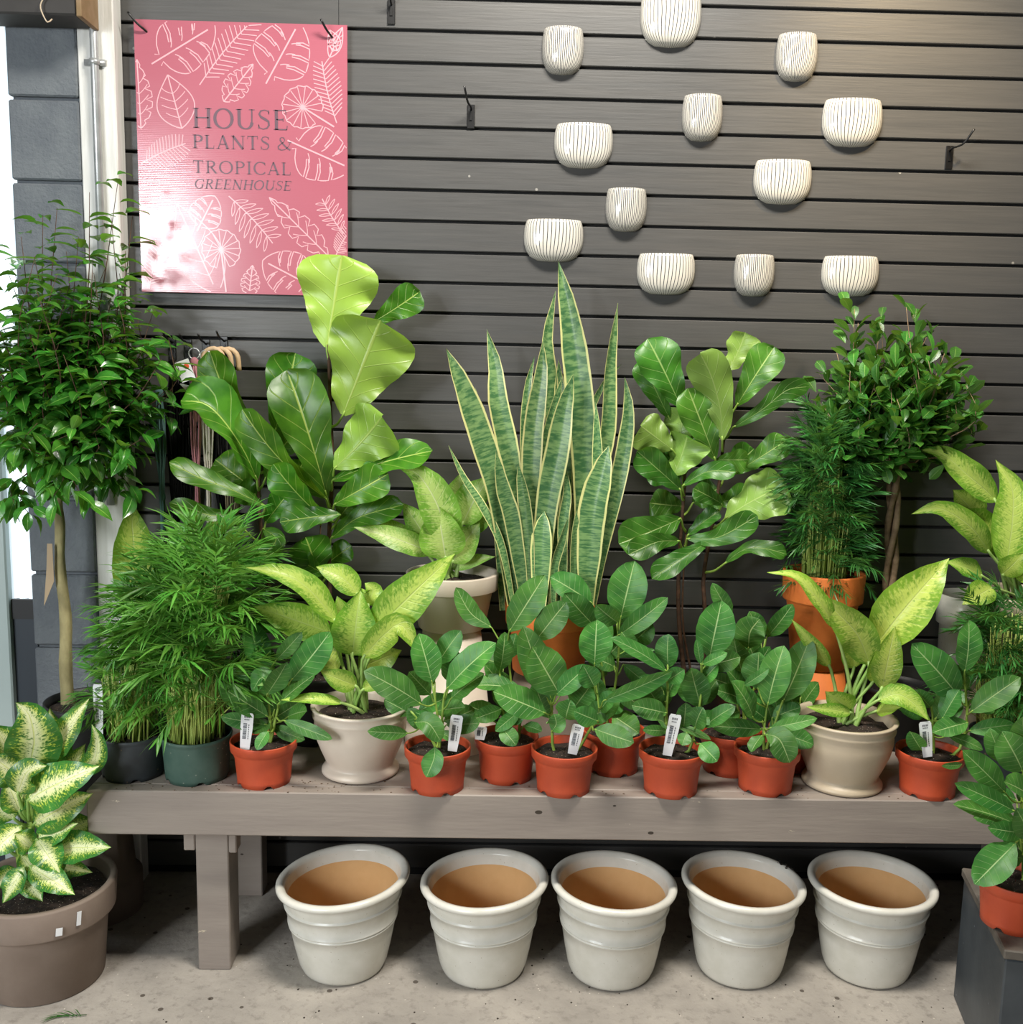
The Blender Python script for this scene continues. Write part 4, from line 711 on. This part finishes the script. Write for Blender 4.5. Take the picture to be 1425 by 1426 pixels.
# ------------------------------------------------------------------ trees on standards
def small_leaf(name, prof, L, W, mat, fold, arch, seed, n=5, m=2):
    random.seed(seed); sp_ = [V((0, L*i/n, arch*L*4*(i/n)*(1-i/n))) for i in range(n+1)]; N_ = [V((0, 0, 1))]*(n+1)
    vs, fs, uv = leafgrid(sp_, N_, W, prof, fold, .03, 1, 0, 0, seed, n, m); return mesh(name, vs, fs, MT[mat], uv)
def crown(t, c, rad, trunk_top, ntw, nleaf, meshes, seed, droop, shell=.55, zsq=1.0, bark='bark', lim=300, up=.3, extra=(), rosette=False):
    r = random.Random(seed); tw = B(); slots = []
    dirs = []
    for i in range(ntw):
        z = 1-2*(i+.5)/ntw; a = i*2.39996; q = sqrt(1-z*z); d = V((cos(a)*q, sin(a)*q, z)); k = r.uniform(shell, 1.0)
        dirs.append(c+V((d.x*rad[0], d.y*rad[1], d.z*rad[2]))*k)
    dirs += list(extra)
    for e in dirs:
        if e.y+t.location.y > -.075: e = V((e.x, -.075-t.location.y-r.uniform(0, .03), e.z))
        hz = V((e.x-trunk_top.x, e.y-trunk_top.y, 0)); m_ = (trunk_top+e)/2+hz*.3+V((r.uniform(-.05, .05), r.uniform(-.04, .04), r.uniform(-.03, .03))); P = crom([trunk_top, m_, e], 7)
        tw.tube(P, [.0026-.00028*i for i in range(8)], 4); slots.append(P)
    tw.obj('twigs', MT[bark], t, kind='stuff'); L = []
    per = nleaf/len(slots)
    for P in slots:
        e = P[-1]; out = (e-c); out = out.normalized() if out.length > 1e-4 else V((0, 0, 1)); tdir = (P[-1]-P[-3]).normalized()
        for j in range(int(per+r.random())):
            s = j/per; u_ = 7-s*4.2; i0 = int(min(6, u_)); p = P[i0].lerp(P[i0+1], u_-i0)+V((r.uniform(-1, 1), r.uniform(-1, 1), r.uniform(-1, 1)))*.02
            a = j*2.4+r.random(); sd = tdir.orthogonal().normalized(); sd = sd*cos(a)+tdir.cross(sd)*sin(a)
            d = (sd*.9+tdir*(.65 if rosette else .35)+out*.3+V((0, 0, -droop))).normalized()
            if p.y+t.location.y > -.08: d.y = -abs(d.y)
            nn = V((r.uniform(-.4, .4), r.uniform(-.4, .4), 1))+out*.5; nn = (nn-d*nn.dot(d)).normalized(); X = d.cross(nn)
            L.append((p, Matrix((X, d, nn)).transposed(), r.choice(meshes), r.uniform(.75, 1.15)))
    L.sort(key=lambda q: (q[0]-CAM+t.location).length-.3*(q[3]))
    for p, R_, me_, s in L[:lim]:
        o = link('leaf', me_, t, p); o.rotation_euler = R_.to_euler(); o.scale = (s, s, s)
    if L[lim:]:
        vs, fs, uv = [], [], []
        for p, R_, me_, s in L[lim:]:
            k = len(vs); vs += [p+R_ @ (v.co*s) for v in me_.vertices]; fs += [tuple(i+k for i in f.vertices) for f in me_.polygons]
            uu = [None]*len(me_.vertices)
            for lp, ud in zip(me_.loops, me_.uv_layers[0].data): uu[lp.vertex_index] = tuple(ud.uv)
            uv += uu
        link('inner_leaves', mesh('inner_leaves', vs, fs, me_.materials[0], uv), t, kind='stuff')
# weeping fig at left
wf = thing('weeping_fig_tree', 'weeping fig tree with glossy drooping leaves and bare pale trunk at far left', 'tree', (-.966, -.165, 0)); W0 = wf.location
B().lathe([(.112, 0), (.112, .085), (.098, .09), (.078, .33), (.001, .33)], 44).obj('upturned_pot', MT['brownd'], wf)
add_pot(wf, 'nur', .10, .08, .205, 'blackp', .93, .332)
TP = [aty(a, b, -.165)-W0 for a, b in ((97, 1003), (92, 930), (92, 860), (84, 790), (84, 730), (80, 680), (88, 620))]
B().tube(crom(TP, 18), [.0165-.0004*i+.0008*sin(i*2.1) for i in range(19)], 12).obj('trunk', MT['barkf'], wf)
a = aty(66, 757, -.19)-W0; tg = B().add([(a.x+x, a.y+y, a.z+z) for x, z in ((0, 0), (.012, .0), (.012, -.09), (-.014, -.15), (-.004, -.06)) for y in (0, .0008)], [(0, 2, 4, 6, 8), (9, 7, 5, 3, 1)]+[(2*i, 2*i+1, (2*i+3) % 10, (2*i+2) % 10) for i in range(5)])
tg.obj('paper_tag', plain('kraft_paper', 'A89478', .8), wf, smooth=False)
FIG = [small_leaf('leaf', 'fig', L, W, 'fig', fo, ar, i) for i, (L, W, fo, ar) in enumerate(((.060, .032, .3, .10), (.052, .030, .45, .14), (.064, .034, .2, .06)))]
cc = aty(96, 505, -.2)-W0
ex = [aty(a, b, yy)-W0 for a, b, yy in ((125, 268, -.2), (165, 250, -.2), (60, 300, -.18), (155, 300, -.22), (110, 330, -.25), (30, 330, -.2), (175, 350, -.2), (20, 380, -.25), (235, 470, -.22), (215, 430, -.2), (225, 500, -.25), (80, 290, -.15), (185, 300, -.16), (130, 360, -.3), (20, 700, -.33), (45, 720, -.33), (75, 690, -.36), (190, 690, -.2), (120, 700, -.36))]
crown(wf, cc, (.245, .2, .29), TP[-1], 170, 2100, FIG, 4, .6, .3, bark='bark', extra=ex)
# braided tree
bt = thing('braided_trunk_tree', 'small rounded tree on a braided trunk at the right of the bench', 'tree', (aty(1243, 985, -.1).x, -.12, .44)); T0 = bt.location
add_pot(bt, 'nur', .085, .068, .15, 'blackp')
bz = (aty(1240, 640, -.12)-T0).z; xo = lambda z: (aty(1243, 800, -.12).x-T0.x)+(-.012)*(z-.3)/.3
for k in range(3):
    B().tube([(xo(z)+cos(z*17+k*2.094)*.0105, sin(z*17+k*2.094)*.0105, z) for z in [.12+(bz-.10)*i/60 for i in range(61)]], [.0078+.0008*sin(i*.9+k) for i in range(61)], 8).obj('braided_stem', MT['barkt'], bt)
TOP = [small_leaf('leaf', 'topi', L, W, 'topi', fo, ar, i) for i, (L, W, fo, ar) in enumerate(((.050, .027, .25, .06), (.043, .025, .35, .08), (.055, .028, .15, .03)))]
cc = aty(1243, 562, -.16)-T0
ex = [aty(a, b, -.14)-T0 for a, b in ((1190, 430), (1262, 428), (1195, 450), (1275, 455), (1325, 500), (1340, 520), (1345, 590), (1355, 580), (1165, 490), (1300, 640), (1225, 450), (1140, 520), (1290, 470))]
crown(bt, cc, (.185, .13, .175), V((xo(bz), 0, bz)), 110, 1500, TOP, 8, .05, .4, bark='barkt', extra=ex, rosette=True)

# ------------------------------------------------------------------ five glazed pots under the bench
def big_pot(px, pyb, wb, label, tilt=0, R=.1425):
    p = base(px, pyb, wb, 0); t = thing('glazed_pot', label, 'pot', p, (0, 0, 0), group='empty glazed pots under the bench'); slant = lambda b_: [v.__setitem__(2, v.z+tilt*v.x*v.z/.218) for v in b_.v] and b_
    rb, H = .094, .218; r_ = lambda s: rb+(R*.925-rb)*s**.92
    pr = [(.001, .004), (rb*.9, .004), (rb*.92, 0), (rb*.98, .003), (rb+.001, .009)]
    pr += [(r_(s)+d, H*s) for s, d in ((.10, .001), (.25, .0015), (.4, .0012), (.525, .0008), (.532, .0038), (.545, .0036), (.549, -.0004), (.555, -.0004), (.559, .0036), (.572, .0038), (.58, .0004), (.68, .0008), (.755, .0006), (.760, .0034), (.774, .0034), (.778, -.0008), (.79, -.0006), (.86, 0), (.915, -.0006))]
    pr += [(R*.955, H*.925), (R*.985, H*.935), (R, H*.955), (R*.997, H*.978), (R*.975, H*.994), (R*.94, H), (R*.89, H*.99), (R*.86, H*.95)]
    slant(B().lathe(pr, 64)).obj('pot', MT['glaze'], t); slant(B().lathe([(R*.86, H*.95), (R*.83, H*.87), (R*.825, H*.85)], 64)).obj('glazed_throat', MT['glaze'], t)
    slant(B().lathe([(R*.825, H*.85), (R*.75, H*.6), (rb*.93, H*.2), (rb*.8, .014), (.012, .012), (.012, .003)], 64)).obj('clay_interior', MT['tan'], t)
    return t
for a in ((470, 1375, 120, 'empty white glazed pot beside the bench leg, first from the left', .085, .150), (672, 1379, 118, 'empty white glazed pot, second from the left under the bench', .06, .1445), (857, 1382, 118, 'empty white glazed pot in the middle of the row under the bench', -.03),
          (1042, 1379, 116, 'empty white glazed pot with a dark chip on its rim under the bench', -.03, .1395), (1226, 1379, 116, 'empty white glazed pot nearest the dark box under the bench')):
    bp = big_pot(*a)
    if a[0] == 1042:
        bp.rotation_euler = (0, 0, 0); cb = B(); r = random.Random(3)
        for i in range(26): an = radians(r.uniform(18, 40)); rr_ = .1395*r.uniform(.88, .985); cb.ball((rr_*cos(an), rr_*sin(an), .2165-max(0, abs(rr_/.1395-.93)-.03)*.05), r.uniform(.001, .003), 4, (1, 1, .5))
        cb.obj('chip', plain('dark_chip', '1E1A16', .8), bp, kind='stuff')

# ------------------------------------------------------------------ macrame plant hangers on hooks behind the fig
def cords(b_, x, y, z0, z1, n, spread, r, seed, rad=.0022):
    q = random.Random(seed)
    for i in range(n):
        a = 2*pi*i/n; w_ = q.uniform(.5, 1)*spread
        b_.tube([(x+cos(a)*w_*sin(pi*min(1, s*1.6) if s < .62 else pi)*1.0+q.uniform(-.001, .001)+cos(a)*.004, y+sin(a)*(w_*.4*sin(pi*min(1, s))+.004), z0+(z1-z0)*s) for s in [k/14 for k in range(15)]], rad, 5)
def hanger(px, y, pt, pb, mat, label, n=7, spread=.012, knots=(.3, .62), ring=True, seed=1):
    a, c = aty(px, pt, y), aty(px, pb, y); t = thing('macrame_hanger', label, 'plant hanger', (a.x, y, a.z)); L = c.z-a.z
    b_ = B(); cords(b_, 0, 0, 0, L, n, spread, .002, seed); b_.obj('cords', mat, t, kind='stuff')
    for k in knots: B().ball((0, 0, L*k), .009, 6, (1, .8, 1.5)).obj('knot', mat, t)
    B().ball((0, 0, -.005), .011, 6, (1, .8, 1.2)).obj('knot', mat, t)
    if ring: B().tube([(cos(a_)*.013, 0, .016+sin(a_)*.013) for a_ in [2*pi*i/16 for i in range(17)]], .0017, 5).obj('ring', MT['conduit'], t)
    return t
MT['darkmass'] = plain('dark_mass_cord', '0E0E0E', .95, spec=.1); pk, wh, te, tp = plain('dusty_pink_cord', 'A87078', .9), plain('off_white_cord', 'C8C0B0', .9), plain('teal_cord', '4A6A68', .9), plain('taupe_cord', '7A7058', .9)
h1 = hanger(271, -.07, 502, 760, pk, 'dusty pink macrame hanger with a price tag on a ring'); 
a = aty(262, 510, -.082); B().box(-.017, .017, -.0008, 0, -.03, .02).obj('price_tag', MT['tag'], h1, (a.x-h1.location.x-.008, -.012, a.z-h1.location.z-.006), (0, -.35, 0), smooth=False)
B().ball((0, 0, 0), .0065, 8, (1, .1, 1)).obj('orange_sticker', plain('orange_sticker', 'E05A30', .5), h1, (a.x-h1.location.x-.003, -.0135, a.z-h1.location.z), None)
hanger(287, -.06, 505, 765, wh, 'off white macrame hanger beside the dusty pink one', 8, .01, (.25, .5, .8), seed=2)
hanger(222, -.06, 545, 740, te, 'teal cord hanger showing between weeping fig and dumb cane', 8, .012, (.75,), False, 3)
for px_, n_, lb_ in ((240, 14, 'added black cords filling the dark mass left of the pink hanger'), (256, 14, 'added black cords filling the dark mass behind the pink hanger'), (306, 16, 'added black cords filling the dark mass below the pale wooden handles')):  # added black cords, standing in for an unresolved dark mass behind the fig
    hanger(px_, -.045, 505, 860, MT['darkmass'], lb_, n_, .02, (.4,), False, px_)
hanger(322, -.075, 640, 790, tp, 'taupe fringed cord hanger low behind the fiddle leaf fig', 12, .02, (.1,), False, 4)
a = aty(305, 487, -.05); wdn = thing('wooden_handle_hanger', 'pale wooden arched handles hanging on a hook below the pink sign', 'plant hanger', (a.x, -.05, a.z-.02)); wm = plain('pale_wood', 'C9AE8C', .6, 'B89A74', 30)
for k in (-.012, .004, .02): B().tube(crom([V((-.028+k, k*.5, -.025)), V((-.02+k, k*.5, .012)), V((.004+k, k*.5, .022)), V((.022+k, k*.5, .008)), V((.026+k, k*.5, -.03))], 12), .0062, 8).obj('handle', wm, wdn)
for px, py, lb in ((240, 482, 'leftmost black hook of the row, beside the weeping fig leaves'), (262, 484, 'black hook holding the ring of the dusty pink macrame'), (287, 484, 'black hook holding the off white macrame'), (312, 480, 'rightmost black hook of the row, holding pale wooden handles')): hook(px, py, lb, 0, .07, True, 'hooks holding the macrame hangers', .012)

# ------------------------------------------------------------------ small litter
p = atz(100, 1416, .001); lf = thing('fallen_frond', 'small green leaf sprig fallen on the concrete floor at lower left', 'leaf', (p.x, p.y, .003))
vs = B()
for i in range(7):
    an = radians(-60+i*20); q = V((-.028+.008*i, 0, 0)); d = V((cos(an)*-1, sin(an)*.6, 0)); c = V((-d.y, d.x, 0)); vs.add([q-c*.001, q+c*.001, q+d*.03+c*.0015+V((0, 0, .003)), q+d*.03-c*.0015+V((0, 0, .003)), q+d*.05], [(0, 3, 2, 1), (3, 4, 2)])
vs.tube([(-.03, 0, .001), (.03, .004, .001)], .0009, 4); lo = vs.obj('sprig', MT['palmd'], lf)
r = random.Random(11); cr = B()
for i in range(150):
    p = atz(r.uniform(180, 1420), r.uniform(1240, 1426), .0005); cr.ball((p.x, p.y, .0006), r.uniform(.0008, .0028), 3, (1, 1, .5))
o = cr.obj('grit', plain('dark_grit', '3A322A', .9), kind='stuff'); o['label'] = 'dark soil crumbs scattered over the concrete floor'; o['category'] = 'debris'
cr = B()
for i in range(170):
    x = r.choice([r.uniform(-.8, 1.1), r.uniform(-.8, -.3)]); cr.ball((x, r.uniform(-.468, -.40), .4405), r.uniform(.0006, .002), 3, (1.4, 1, .5))
o = cr.obj('grit', plain('brown_crumbs', '5A4632', .9), kind='stuff'); o['label'] = 'brown soil crumbs along the front edge of the bench top'; o['category'] = 'debris'
